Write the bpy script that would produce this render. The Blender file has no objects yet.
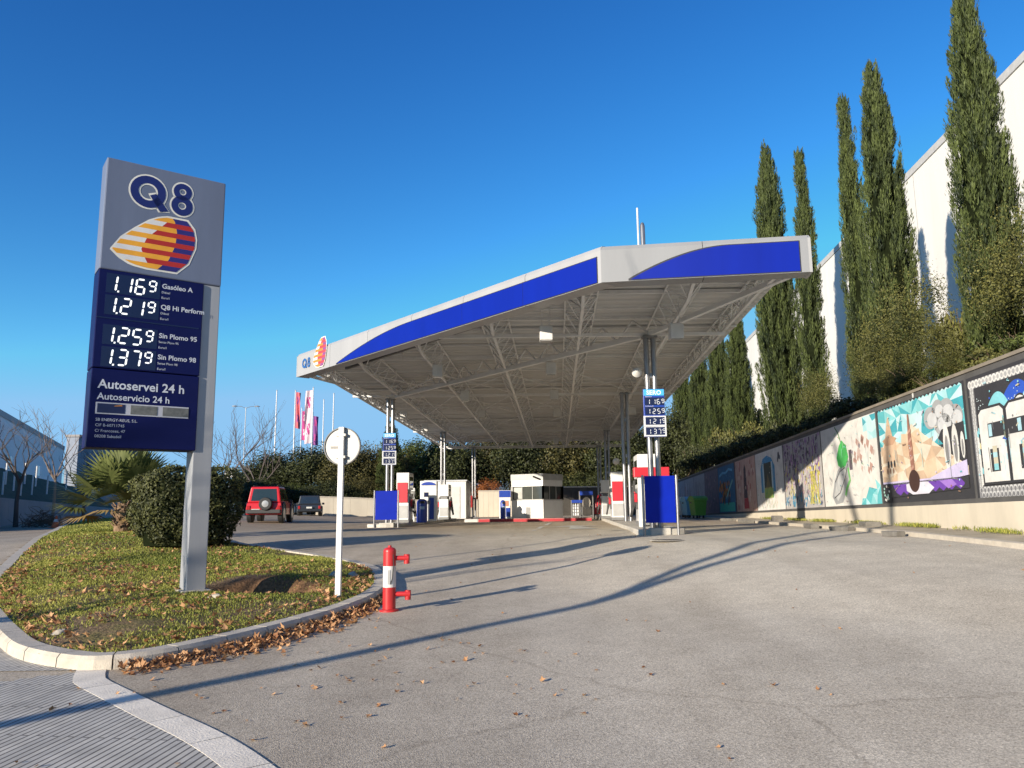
import bpy, math, random
import numpy as np
from mathutils import Vector, Matrix
R = math.radians
random.seed(7)
SC = bpy.context.scene
COL = SC.collection
# ------------------------------------------------------------------ camera model
F_PX, HORIZ, ROLL, CAM_Z = 785.0, 511.0, 0.012, 1.6
PITCH = math.atan((HORIZ - 384) / F_PX)
def ray(u, v):
    a0 = (u - 512) / F_PX; b0 = (384 - v) / F_PX
    a = a0 * math.cos(ROLL) + b0 * math.sin(ROLL); b = -a0 * math.sin(ROLL) + b0 * math.cos(ROLL)
    return a, math.cos(PITCH) - b * math.sin(PITCH), math.sin(PITCH) + b * math.cos(PITCH)
def at(u, v, Y):
    a, f, w = ray(u, v); k = Y / f
    return Vector((a * k, Y, CAM_Z + w * k))
cam_d = bpy.data.cameras.new('camera'); cam = bpy.data.objects.new('camera', cam_d); COL.objects.link(cam)
cam_d.sensor_width = 36; cam_d.lens = F_PX / 1024 * 36; cam_d.clip_start = 0.1; cam_d.clip_end = 2000
cam.matrix_world = Matrix.Translation((0, 0, CAM_Z)) @ Matrix.Rotation(R(90) + PITCH, 4, 'X') @ Matrix.Rotation(-ROLL, 4, 'Z')
SC.camera = cam
# ------------------------------------------------------------------ light
SUN_EL = R(13.6); SUN_H = Vector((-.65, -.76, 0)).normalized()
S_DIR = Vector((SUN_H.x * math.cos(SUN_EL), SUN_H.y * math.cos(SUN_EL), math.sin(SUN_EL)))
sd = bpy.data.lights.new('sun', 'SUN'); so = bpy.data.objects.new('sun', sd); COL.objects.link(so)
sd.energy = SUN_E = 8.5; sd.angle = R(.5); sd.color = (1.0, .89, .73)
so.rotation_euler = S_DIR.to_track_quat('Z', 'Y').to_euler(); so.location = (-20, -25, 30)
W = bpy.data.worlds.new('World'); SC.world = W; W.use_nodes = True
nt = W.node_tree; bg = nt.nodes['Background']
sky = nt.nodes.new('ShaderNodeTexSky'); sky.sky_type = 'NISHITA'; sky.sun_disc = False
sky.sun_elevation = SUN_EL; sky.sun_rotation = math.atan2(S_DIR.x, S_DIR.y)
sky.air_density = 1.0; sky.dust_density = .3; sky.ozone_density = 2.5; sky.altitude = 200
hs = nt.nodes.new('ShaderNodeHueSaturation'); hs.inputs['Saturation'].default_value = 1.22; hs.inputs['Hue'].default_value = .5
nt.links.new(sky.outputs[0], hs.inputs['Color']); # deepen the zenith and the anti-solar blue a little: a per-channel power curve on the sky colour
sp_ = nt.nodes.new('ShaderNodeSeparateColor'); cb_ = nt.nodes.new('ShaderNodeCombineColor'); nt.links.new(hs.outputs[0], sp_.inputs[0])
for i_, (gain, ex, post) in enumerate(((.66 * .15, 1.50, 3.6), (1.20 * .15, 1.48, 1.68), (1.62 * .15, 1.20, .95))):
    a_ = nt.nodes.new('ShaderNodeMath'); a_.operation = 'MULTIPLY'; a_.inputs[1].default_value = gain; nt.links.new(sp_.outputs[i_], a_.inputs[0])
    b_ = nt.nodes.new('ShaderNodeMath'); b_.operation = 'POWER'; b_.inputs[1].default_value = ex; nt.links.new(a_.outputs[0], b_.inputs[0])
    c_ = nt.nodes.new('ShaderNodeMath'); c_.operation = 'MULTIPLY'; c_.inputs[1].default_value = post; nt.links.new(b_.outputs[0], c_.inputs[0])
    d_ = nt.nodes.new('ShaderNodeMath'); d_.operation = 'MINIMUM'; d_.inputs[1].default_value = (.28, .57, .90)[i_]; nt.links.new(c_.outputs[0], d_.inputs[0])
    e_ = nt.nodes.new('ShaderNodeMath'); e_.operation = 'DIVIDE'; e_.inputs[1].default_value = .15; nt.links.new(d_.outputs[0], e_.inputs[0]); nt.links.new(e_.outputs[0], cb_.inputs[i_])
nt.links.new(cb_.outputs[0], bg.inputs[0]); bg.inputs[1].default_value = .15
SC.view_settings.view_transform = 'Standard'; SC.view_settings.look = 'None'; SC.view_settings.exposure = 0
SC.cycles.use_denoising = True; SC.cycles.max_bounces = 6; SC.cycles.diffuse_bounces = 4; SC.cycles.caustics_reflective = False

# ------------------------------------------------------------------ materials
MATS = {}
def pmat(name, col, rough=.6, metal=0, var=.12, scale=3.0, bump=0, bscale=60, emit=0, spec=.5, streak=0):
    """flat colour broken up by two octaves of noise; optional bump and vertical streaks"""
    if name in MATS: return MATS[name]
    m = bpy.data.materials.new(name); m.use_nodes = True; n = m.node_tree.nodes; l = m.node_tree.links
    p = n['Principled BSDF']; p.inputs['Roughness'].default_value = rough; p.inputs['Metallic'].default_value = metal
    p.inputs['Specular IOR Level'].default_value = spec
    tc = n.new('ShaderNodeTexCoord'); nz = n.new('ShaderNodeTexNoise'); nz.inputs['Scale'].default_value = scale
    nz.inputs['Detail'].default_value = 6; nz.inputs['Roughness'].default_value = .65
    if streak:
        mp = n.new('ShaderNodeMapping'); mp.inputs['Scale'].default_value = (1, 1, streak)
        l.new(tc.outputs['Object'], mp.inputs[0]); l.new(mp.outputs[0], nz.inputs[0])
    else: l.new(tc.outputs['Object'], nz.inputs[0])
    rp = n.new('ShaderNodeValToRGB'); rp.color_ramp.elements[0].position = .3; rp.color_ramp.elements[1].position = .7
    c = col
    rp.color_ramp.elements[0].color = (c[0] * (1 - var), c[1] * (1 - var), c[2] * (1 - var), 1)
    rp.color_ramp.elements[1].color = (min(1, c[0] * (1 + var)), min(1, c[1] * (1 + var)), min(1, c[2] * (1 + var)), 1)
    l.new(nz.outputs[0], rp.inputs[0]); l.new(rp.outputs[0], p.inputs['Base Color'])
    if bump:
        nb = n.new('ShaderNodeTexNoise'); nb.inputs['Scale'].default_value = bscale; nb.inputs['Detail'].default_value = 4
        l.new(tc.outputs['Object'], nb.inputs[0])
        b = n.new('ShaderNodeBump'); b.inputs['Strength'].default_value = bump; b.inputs['Distance'].default_value = .02
        l.new(nb.outputs[0], b.inputs['Height']); l.new(b.outputs[0], p.inputs['Normal'])
    if emit:
        p.inputs['Emission Color'].default_value = (*col, 1); p.inputs['Emission Strength'].default_value = emit
    MATS[name] = m
    return m
def leafmat(name, dark, light, rough=.6, transl=.0):
    """leaf colour from the per-face attribute 'shade' plus a slow noise"""
    if name in MATS: return MATS[name]
    m = bpy.data.materials.new(name); m.use_nodes = True; n = m.node_tree.nodes; l = m.node_tree.links
    p = n['Principled BSDF']; p.inputs['Roughness'].default_value = rough; p.inputs['Specular IOR Level'].default_value = .3
    a = n.new('ShaderNodeAttribute'); a.attribute_name = 'shade'
    rp = n.new('ShaderNodeValToRGB')
    rp.color_ramp.elements[0].color = (*dark, 1); rp.color_ramp.elements[1].color = (*light, 1)
    l.new(a.outputs['Fac'], rp.inputs[0]); l.new(rp.outputs[0], p.inputs['Base Color'])
    if transl:
        t = n.new('ShaderNodeBsdfTranslucent'); l.new(rp.outputs[0], t.inputs[0])
        mx = n.new('ShaderNodeMixShader'); mx.inputs[0].default_value = transl
        l.new(p.outputs[0], mx.inputs[1]); l.new(t.outputs[0], mx.inputs[2]); l.new(mx.outputs[0], n['Material Output'].inputs[0])
    MATS[name] = m
    return m
def glassmat(name, col, rough=.05):
    if name in MATS: return MATS[name]
    m = pmat(name, col, rough, 0, .25, 1.2, spec=.8); return m

# ------------------------------------------------------------------ mesh helper
class MB:
    def __init__(s): s.v = []; s.f = []; s.m = []; s.T = None
    def add(s, vs, fs, m=0):
        b = len(s.v)
        for p in vs: s.v.append(tuple(s.T @ Vector(p)) if s.T is not None else tuple(p))
        for f in fs: s.f.append(tuple(b + i for i in f)); s.m.append(m)
        return s
    def box(s, x0, x1, y0, y1, z0, z1, m=0):
        vs = [(x0, y0, z0), (x1, y0, z0), (x1, y1, z0), (x0, y1, z0), (x0, y0, z1), (x1, y0, z1), (x1, y1, z1), (x0, y1, z1)]
        return s.add(vs, [(3, 2, 1, 0), (4, 5, 6, 7), (0, 1, 5, 4), (1, 2, 6, 5), (2, 3, 7, 6), (3, 0, 4, 7)], m)
    def cbox(s, c, d, m=0):
        return s.box(c[0] - d[0] / 2, c[0] + d[0] / 2, c[1] - d[1] / 2, c[1] + d[1] / 2, c[2] - d[2] / 2, c[2] + d[2] / 2, m)
    def tube(s, pts, r, n=8, m=0, cap=True):
        pts = [Vector(p) for p in pts]; rs = r if isinstance(r, (list, tuple)) else [r] * len(pts)
        rings = []; up = None
        for i, p in enumerate(pts):
            d = (pts[min(i + 1, len(pts) - 1)] - pts[max(i - 1, 0)])
            if d.length < 1e-9: d = Vector((0, 0, 1))
            d.normalize()
            if up is None: up = Vector((0, 0, 1)) if abs(d.z) < .9 else Vector((1, 0, 0))
            x = up.cross(d); x.normalize(); y = d.cross(x); up = y
            rings.append([p + (x * math.cos(2 * math.pi * k / n) + y * math.sin(2 * math.pi * k / n)) * rs[i] for k in range(n)])
            if abs(d.cross(up).length) < .2: up = Vector((1, 0, 0))
        vs = [q for g in rings for q in g]; fs = []
        for i in range(len(pts) - 1):
            for k in range(n):
                fs.append((i * n + k, i * n + (k + 1) % n, (i + 1) * n + (k + 1) % n, (i + 1) * n + k))
        if cap: fs.append(tuple(range(n - 1, -1, -1))); fs.append(tuple((len(pts) - 1) * n + k for k in range(n)))
        return s.add(vs, fs, m)
    def bar(s, p, q, w, h=None, m=0):
        """rectangular bar between two points"""
        h = h or w; p = Vector(p); q = Vector(q); d = (q - p).normalized()
        up = Vector((0, 0, 1)) if abs(d.z) < .95 else Vector((1, 0, 0))
        x = d.cross(up).normalized() * w / 2; y = x.cross(d).normalized() * h / 2
        vs = [p - x - y, p + x - y, p + x + y, p - x + y, q - x - y, q + x - y, q + x + y, q - x + y]
        return s.add(vs, [(3, 2, 1, 0), (4, 5, 6, 7), (0, 1, 5, 4), (1, 2, 6, 5), (2, 3, 7, 6), (3, 0, 4, 7)], m)
    def prism(s, poly, fn, m=0, mside=None):
        """polygon (2d) extruded between fn(a,b,0) and fn(a,b,1)"""
        n = len(poly); vs = [fn(a, b, 0) for a, b in poly] + [fn(a, b, 1) for a, b in poly]
        s.add(vs, [tuple(range(n - 1, -1, -1)), tuple(range(n, 2 * n))], m)
        return s.add(vs, [(i, (i + 1) % n, n + (i + 1) % n, n + i) for i in range(n)], m if mside is None else mside)
    def poly(s, pts, m=0): return s.add(pts, [tuple(range(len(pts)))], m)
    def lathe(s, prof, c=(0, 0, 0), n=16, m=0):
        vs = []; fs = []
        for r, z in prof:
            for k in range(n): vs.append((c[0] + r * math.cos(2 * math.pi * k / n), c[1] + r * math.sin(2 * math.pi * k / n), c[2] + z))
        for i in range(len(prof) - 1):
            for k in range(n): fs.append((i * n + k, i * n + (k + 1) % n, (i + 1) * n + (k + 1) % n, (i + 1) * n + k))
        fs.append(tuple(range(n - 1, -1, -1))); fs.append(tuple((len(prof) - 1) * n + k for k in range(n)))
        return s.add(vs, fs, m)
    def build(s, name, mats, parent=None, smooth=False, bevel=0, kind=None, loc=None):
        me = bpy.data.meshes.new(name); me.from_pydata(s.v, [], s.f); me.update()
        for m in (mats if isinstance(mats, (list, tuple)) else [mats]): me.materials.append(m)
        me.polygons.foreach_set('material_index', s.m)
        if smooth:
            me.polygons.foreach_set('use_smooth', [True] * len(s.f))
            try: me.set_sharp_from_angle(angle=R(40))
            except Exception: pass
        o = bpy.data.objects.new(name, me); COL.objects.link(o)
        if parent is not None: o.parent = parent
        if loc is not None: o.location = loc
        if bevel:
            b = o.modifiers.new('bevel', 'BEVEL'); b.width = bevel; b.segments = 2; b.limit_method = 'ANGLE'; b.angle_limit = R(40)
        if kind: o['kind'] = kind
        return o
def tag(o, label, cat, group=None):
    o['label'] = label; o['category'] = cat
    if group: o['group'] = group
    return o
def thing(name, label, cat, loc=(0, 0, 0), rz=0, group=None):
    o = bpy.data.objects.new(name, None); COL.objects.link(o); o.location = loc; o.rotation_euler = (0, 0, rz); o.empty_display_size = .2
    return tag(o, label, cat, group)
def dup(root, loc, rz, label, scale=None, group=None):
    r = root.copy(); COL.objects.link(r); r.location = loc; r.rotation_euler = (0, 0, rz); r['label'] = label
    if scale is not None: r.scale = scale
    if group: r['group'] = group
    for ch in list(root.children):
        c = ch.copy(); COL.objects.link(c); c.parent = r
        for g in list(ch.children):
            d = g.copy(); COL.objects.link(d); d.parent = c
    return r
def leaf_obj(name, C, U, Wd, L, B, shade, mat, parent=None, kind=None):
    """many rhombic leaves as one mesh with a per-face 'shade' value"""
    N = len(C); L = np.asarray(L)[:, None]; B = np.asarray(B)[:, None]
    V = np.stack([C - U * L / 2, C + Wd * B / 2, C + U * L / 2, C - Wd * B / 2], 1).reshape(-1, 3)
    return quad_obj(name, V, shade, mat, parent, kind)
def quad_obj(name, V, shade, mat, parent=None, kind=None):
    N = len(V) // 4
    me = bpy.data.meshes.new(name); me.vertices.add(4 * N); me.vertices.foreach_set('co', V.astype(np.float32).ravel())
    me.loops.add(4 * N); me.loops.foreach_set('vertex_index', np.arange(4 * N, dtype=np.int32))
    me.polygons.add(N); me.polygons.foreach_set('loop_start', np.arange(0, 4 * N, 4, dtype=np.int32))
    me.update(calc_edges=True)
    at_ = me.attributes.new('shade', 'FLOAT', 'FACE'); at_.data.foreach_set('value', np.clip(shade, 0, 1).astype(np.float32))
    me.materials.append(mat)
    o = bpy.data.objects.new(name, me); COL.objects.link(o)
    if parent is not None: o.parent = parent
    if kind: o['kind'] = kind
    return o
def unit(v): return v / np.maximum(np.linalg.norm(v, axis=1, keepdims=True), 1e-9)
def text_geo(txt, size, bold=0.0, align='LEFT', space=1.0):
    cu = bpy.data.curves.new('lettering', 'FONT'); cu.body = txt; cu.size = size; cu.offset = bold; cu.align_x = align; cu.space_character = space
    cu.resolution_u = 3
    ob = bpy.data.objects.new('lettering', cu); COL.objects.link(ob)
    dg = bpy.context.evaluated_depsgraph_get(); me = bpy.data.meshes.new_from_object(ob.evaluated_get(dg))
    vs = [(v.co.x, v.co.y) for v in me.vertices]; fs = [tuple(p.vertices) for p in me.polygons]
    bpy.data.objects.remove(ob); bpy.data.curves.remove(cu); bpy.data.meshes.remove(me)
    return vs, fs
def put_text(mb, txt, size, fn, m=0, bold=0.0, align='LEFT', space=1.0):
    vs, fs = text_geo(txt, size, bold, align, space); mb.add([fn(a, b) for a, b in vs], fs, m)
SEG = {'0': 'abcdef', '1': 'bc', '2': 'abged', '3': 'abgcd', '4': 'fgbc', '5': 'afgcd', '6': 'afgedc', '7': 'abc', '8': 'abcdefg', '9': 'abcdfg'}
def seg_digit(mb, ch, x, y, w, h, t, fn, m=0):
    g = t * .18; hh = h / 2
    def hb(yy): return [(x + g + t * .3, yy), (x + g + t * .8, yy + t / 2), (x + w - g - t * .8, yy + t / 2), (x + w - g - t * .3, yy), (x + w - g - t * .8, yy - t / 2), (x + g + t * .8, yy - t / 2)]
    def vb(xx, y0, y1): return [(xx, y0 + g), (xx + t / 2, y0 + g + t * .5), (xx + t / 2, y1 - g - t * .5), (xx, y1 - g), (xx - t / 2, y1 - g - t * .5), (xx - t / 2, y0 + g + t * .5)]
    D = {'a': hb(y + h), 'g': hb(y + hh), 'd': hb(y), 'f': vb(x, y + hh, y + h), 'b': vb(x + w, y + hh, y + h), 'e': vb(x, y, y + hh), 'c': vb(x + w, y, y + hh)}
    for c in SEG[ch]: mb.poly([fn(a, b) for a, b in D[c]], m)
def ring_poly(mb, cx, cy, ro, ri, fn, m=0, n=28, ky=1.0):
    vs = []; fs = []
    for k in range(n):
        c, s_ = math.cos(2 * math.pi * k / n), math.sin(2 * math.pi * k / n)
        vs.append(fn(cx + ro * c, cy + ro * s_ * ky)); vs.append(fn(cx + ri * c, cy + ri * s_ * ky))
    for k in range(n):
        j = (k + 1) % n; fs.append((2 * k, 2 * j, 2 * j + 1, 2 * k + 1))
    mb.add(vs, fs, m)
def ipl(x, xs, ys):
    if x <= xs[0]: return ys[0]
    for i in range(len(xs) - 1):
        if x <= xs[i + 1]: return ys[i] + (ys[i + 1] - ys[i]) * (x - xs[i]) / (xs[i + 1] - xs[i])
    return ys[-1]
def ss(t): t = max(0.0, min(1.0, t)); return t * t * (3 - 2 * t)

# ------------------------------------------------------------------ ground shape
WALL_A, WALL_S = 8.3, .0857
PY = [-400, -50, 0, 5, 10.5, 13, 17, 22, 28, 40, 60, 100, 400]; PZ = [-1.2, -.6, 0, .1, .26, .36, .63, .88, .96, 1.0, 1.05, 1.2, 2.0]
def gz(x, y):
    ye = y + 1.3 * max(0.0, min(x, 14) - 1.0) * ss((y + 5) / 12) if y < 30 else y + 1.3 * max(0.0, min(x, 14) - 1) 
    z = ipl(min(ye, max(y, 34)), PY, PZ)
    return z + .42 * ss((-x - 7) / 12) * ss((y - 27) / 25)
def ground_hit(u, v, fn=gz):
    a, f, w = ray(u, v); k = 2.0
    while k < 300:
        if CAM_Z + w * k <= fn(a * k, f * k): break
        k += .02
    return Vector((a * k, f * k, CAM_Z + w * k))
def wall_pt(u, v, A=WALL_A):
    a, f, w = ray(u, v); k = A / (a - WALL_S * f); return Vector((a * k, f * k, CAM_Z + w * k))
def grid_sheet(name, xs, ys, zf, mat, keep=None, kind='structure', parent=None):
    idx = {}; vs = []; fs = []
    def vi(i, j):
        if (i, j) not in idx: idx[(i, j)] = len(vs); vs.append((xs[i], ys[j], zf(xs[i], ys[j])))
        return idx[(i, j)]
    for j in range(len(ys) - 1):
        for i in range(len(xs) - 1):
            if keep is None or keep((xs[i] + xs[i + 1]) / 2, (ys[j] + ys[j + 1]) / 2):
                fs.append((vi(i, j), vi(i + 1, j), vi(i + 1, j + 1), vi(i, j + 1)))
    mb = MB(); mb.add(vs, fs); return mb.build(name, mat, parent, smooth=True, kind=kind)
def frange(a, b, s):
    n = int(round((b - a) / s)); return [a + (b - a) * i / n for i in range(n + 1)]
# ------------------------------------------------------------------ ground materials
def asphalt_mat():
    m = bpy.data.materials.new('worn_asphalt'); m.use_nodes = True; n = m.node_tree.nodes; l = m.node_tree.links
    p = n['Principled BSDF']; p.inputs['Roughness'].default_value = .85; p.inputs['Specular IOR Level'].default_value = .25
    tc = n.new('ShaderNodeTexCoord')
    def noise(sc, det=5, ro=.6):
        x = n.new('ShaderNodeTexNoise'); x.inputs['Scale'].default_value = sc; x.inputs['Detail'].default_value = det; x.inputs['Roughness'].default_value = ro
        l.new(tc.outputs['Object'], x.inputs[0]); return x
    def ramp(src, p0, c0, p1, c1):
        r = n.new('ShaderNodeValToRGB'); r.color_ramp.elements[0].position = p0; r.color_ramp.elements[1].position = p1
        r.color_ramp.elements[0].color = (*c0, 1); r.color_ramp.elements[1].color = (*c1, 1); l.new(src, r.inputs[0]); return r
    def mix(a, b, fac, mode='MULTIPLY'):
        x = n.new('ShaderNodeMixRGB'); x.blend_type = mode
        if isinstance(fac, float): x.inputs[0].default_value = fac
        else: l.new(fac, x.inputs[0])
        l.new(a, x.inputs[1]); l.new(b, x.inputs[2]); return x.outputs[0]
    big = ramp(noise(.22, 6, .7).outputs[0], .3, (.59, .535, .440), .72, (.68, .62, .515))
    mid = ramp(noise(1.6, 6, .75).outputs[0], .28, (.80, .79, .78), .62, (1.02, 1.02, 1.02))
    v = n.new('ShaderNodeTexVoronoi'); v.inputs['Scale'].default_value = 100; l.new(tc.outputs['Object'], v.inputs[0])
    chips = ramp(v.outputs['Color'], .1, (.62, .61, .6), .85, (1.28, 1.26, 1.22))
    fine = ramp(noise(48, 3, .7).outputs[0], .33, (.55, .54, .53), .55, (1.06, 1.06, 1.06))
    c = mix(big.outputs[0], mid.outputs[0], 1.0); c = mix(c, chips.outputs[0], .8); c = mix(c, fine.outputs[0], .75)
    # dark, newer-looking aggregate beside the lawn and tyre-worn lanes
    stain = ramp(noise(.55, 4, .6).outputs[0], .60, (1, 1, 1), .78, (.84, .82, .80)); c = mix(c, stain.outputs[0], .8)
    mp = n.new('ShaderNodeMapping'); mp.inputs['Rotation'].default_value = (0, 0, R(38)); mp.inputs['Scale'].default_value = (.9, .06, 1)
    l.new(tc.outputs['Object'], mp.inputs[0]); ns = n.new('ShaderNodeTexNoise'); ns.inputs['Scale'].default_value = 1.2; l.new(mp.outputs[0], ns.inputs[0])
    tr = ramp(ns.outputs[0], .38, (.88, .87, .86), .6, (1.03, 1.03, 1.03)); c = mix(c, tr.outputs[0], .9)
    # thin meandering cracks
    vc = n.new('ShaderNodeTexVoronoi'); vc.feature = 'DISTANCE_TO_EDGE'; vc.inputs['Scale'].default_value = .17
    wn = noise(.9, 5, .7); wa = n.new('ShaderNodeMixRGB'); wa.inputs[0].default_value = .38; l.new(tc.outputs['Object'], wa.inputs[1]); l.new(wn.outputs['Color'], wa.inputs[2])
    l.new(wa.outputs[0], vc.inputs[0]); cr = ramp(vc.outputs['Distance'], .0, (.62, .6, .58), .0016, (1, 1, 1)); c = mix(c, cr.outputs[0], .5)
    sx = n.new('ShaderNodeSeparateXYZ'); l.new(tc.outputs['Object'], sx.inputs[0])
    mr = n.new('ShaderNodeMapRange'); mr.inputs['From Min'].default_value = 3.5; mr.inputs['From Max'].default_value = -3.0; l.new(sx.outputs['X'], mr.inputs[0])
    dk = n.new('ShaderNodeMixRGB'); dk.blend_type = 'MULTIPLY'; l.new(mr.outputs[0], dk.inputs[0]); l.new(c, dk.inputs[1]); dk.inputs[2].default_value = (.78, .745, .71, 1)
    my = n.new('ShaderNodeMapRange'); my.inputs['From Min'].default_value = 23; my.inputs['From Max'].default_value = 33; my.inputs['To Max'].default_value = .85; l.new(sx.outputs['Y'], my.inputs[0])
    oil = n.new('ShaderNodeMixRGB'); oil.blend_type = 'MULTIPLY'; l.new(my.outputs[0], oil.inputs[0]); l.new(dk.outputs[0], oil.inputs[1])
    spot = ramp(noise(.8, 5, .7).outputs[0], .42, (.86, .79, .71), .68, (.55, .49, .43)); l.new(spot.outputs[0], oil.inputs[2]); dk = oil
    l.new(dk.outputs[0], p.inputs['Base Color'])
    b = n.new('ShaderNodeBump'); b.inputs['Strength'].default_value = .32; b.inputs['Distance'].default_value = .009
    l.new(v.outputs['Distance'], b.inputs['Height']); l.new(b.outputs[0], p.inputs['Normal'])
    return m
def paver_mat():
    m = bpy.data.materials.new('ribbed_pavers'); m.use_nodes = True; n = m.node_tree.nodes; l = m.node_tree.links
    p = n['Principled BSDF']; p.inputs['Roughness'].default_value = .9; p.inputs['Specular IOR Level'].default_value = .2
    tc = n.new('ShaderNodeTexCoord'); mp = n.new('ShaderNodeMapping'); mp.inputs['Rotation'].default_value = (0, 0, R(-83)); l.new(tc.outputs['Object'], mp.inputs[0])
    br = n.new('ShaderNodeTexBrick'); br.inputs['Scale'].default_value = 1; br.inputs['Brick Width'].default_value = 1.3; br.inputs['Row Height'].default_value = .056
    br.inputs['Mortar Size'].default_value = .0085; br.inputs['Mortar Smooth'].default_value = .3; br.inputs['Bias'].default_value = -.1
    br.inputs['Color1'].default_value = (.56, .53, .47, 1); br.inputs['Color2'].default_value = (.46, .44, .40, 1); br.inputs['Mortar'].default_value = (.17, .16, .15, 1)
    l.new(mp.outputs[0], br.inputs[0])
    nz = n.new('ShaderNodeTexNoise'); nz.inputs['Scale'].default_value = 3; nz.inputs['Detail'].default_value = 8; nz.inputs['Roughness'].default_value = .7; l.new(tc.outputs['Object'], nz.inputs[0])
    rp = n.new('ShaderNodeValToRGB'); rp.color_ramp.elements[0].position = .3; rp.color_ramp.elements[1].position = .7
    rp.color_ramp.elements[0].color = (.72, .72, .72, 1); rp.color_ramp.elements[1].color = (1.1, 1.1, 1.1, 1); l.new(nz.outputs[0], rp.inputs[0])
    mx = n.new('ShaderNodeMixRGB'); mx.blend_type = 'MULTIPLY'; mx.inputs[0].default_value = 1; l.new(br.outputs[0], mx.inputs[1]); l.new(rp.outputs[0], mx.inputs[2])
    l.new(mx.outputs[0], p.inputs['Base Color'])
    inv = n.new('ShaderNodeMath'); inv.operation = 'SUBTRACT'; inv.inputs[0].default_value = 1; l.new(br.outputs['Fac'], inv.inputs[1])
    b = n.new('ShaderNodeBump'); b.inputs['Strength'].default_value = .9; b.inputs['Distance'].default_value = .01; l.new(inv.outputs[0], b.inputs['Height']); l.new(b.outputs[0], p.inputs['Normal'])
    return m
M_ASPH = asphalt_mat(); M_PAVE = paver_mat()
M_KERB = pmat('kerb_concrete', (.47, .42, .345), .85, 0, .16, 5, .3, 70)
M_EARTH = pmat('dry_earth', (.17, .14, .085), .95, 0, .35, .7, .5, 6)
M_CONC = pmat('pale_concrete', (.42, .39, .34), .85, 0, .12, 1.6, .2, 40)

# ------------------------------------------------------------------ terrain, asphalt
xs = [-500, -250, -130, -80] + frange(-56, 30, 2) + [45, 80, 150, 300, 500]; ys = [-200, -90, -40] + frange(-20, 90, 2) + [110, 150, 230, 380, 600, 900]
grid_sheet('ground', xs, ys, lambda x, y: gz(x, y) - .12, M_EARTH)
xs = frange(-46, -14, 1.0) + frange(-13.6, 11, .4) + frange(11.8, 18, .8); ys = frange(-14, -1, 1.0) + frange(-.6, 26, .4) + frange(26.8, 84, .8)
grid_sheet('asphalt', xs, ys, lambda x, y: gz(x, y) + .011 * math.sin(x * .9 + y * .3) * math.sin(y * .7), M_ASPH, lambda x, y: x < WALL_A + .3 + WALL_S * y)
def az(x, y): return gz(x, y) + .011 * math.sin(x * .9 + y * .3) * math.sin(y * .7)

# ------------------------------------------------------------------ lawn island
ISL = [(-5.66, 8.96), (-4.98, 8.2), (-4.30, 7.74), (-3.85, 7.63), (-3.40, 7.93), (-3.0, 8.63), (-2.55, 9.66), (-2.2, 10.81), (-2.03, 11.85), (-2.08, 13.1), (-2.48, 14.75), (-3.26, 15.97),
       (-4.98, 17.84), (-6.81, 19.95), (-8.92, 23.2), (-11.2, 27.4), (-14, 33), (-17.5, 39), (-20.2, 43), (-22.2, 43.2), (-22.0, 40.5), (-19.6, 34.5), (-16.2, 27.8), (-13, 21.5), (-10.3, 16.2), (-8.3, 12.4), (-6.8, 10.4)]
def catmull(P, per=8):
    out = []; n = len(P)
    for i in range(n):
        p0, p1, p2, p3 = [Vector(P[(i + k - 1) % n]) for k in range(4)]
        for j in range(per):
            t = j / per
            out.append(.5 * ((2 * p1) + (p2 - p0) * t + (2 * p0 - 5 * p1 + 4 * p2 - p3) * t * t + (3 * p1 - p0 - 3 * p2 + p3) * t ** 3))
    return out
IC = catmull(ISL, 8)
def resample(P, step, closed=True):
    P = [Vector(p) for p in P]; Q = P + [P[0]] if closed else P
    d = [0]
    for a, b in zip(Q, Q[1:]): d.append(d[-1] + (b - a).length)
    n = max(2, int(round(d[-1] / step))); out = []; k = 0
    for i in range(n + (0 if closed else 1)):
        t = d[-1] * i / n
        while k < len(d) - 2 and d[k + 1] < t: k += 1
        u = (t - d[k]) / max(1e-9, d[k + 1] - d[k]); out.append(Q[k].lerp(Q[k + 1], u))
    return out
IR = resample(IC, .12)
IRn = np.array([(p.x, p.y) for p in IR])
def inside(x, y, P=IRn):
    X, Y = P[:, 0], P[:, 1]; X2, Y2 = np.roll(X, -1), np.roll(Y, -1)
    c = (Y > y) != (Y2 > y)
    with np.errstate(divide='ignore', invalid='ignore'): xi = (X2 - X) * (y - Y) / (Y2 - Y) + X
    return bool(np.sum(c & (x < xi)) % 2)
def idist(x, y): return float(np.min(np.hypot(IRn[:, 0] - x, IRn[:, 1] - y)))
TOT = Vector((-4.50, 11.38, 0))                      # totem pole
def lawn_z(x, y, d=None):
    if d is None: d = idist(x, y)
    z = gz(x, y) + .11 + .10 * ss(d / 1.6) + .025 * math.sin(x * 2.1 + 1.3 * y) * math.sin(1.7 * y - x) * ss(d / .6)
    # washed-out hollow behind the sign's footing
    h = math.exp(-(((x + 3.75) / .80) ** 2 + ((y - 12.0) / .48) ** 2) ** 3); z -= .62 * h
    z += .07 * math.exp(-(((x + 3.7) / .7) ** 2 + ((y - 12.85) / .3) ** 2))
    return z
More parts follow.
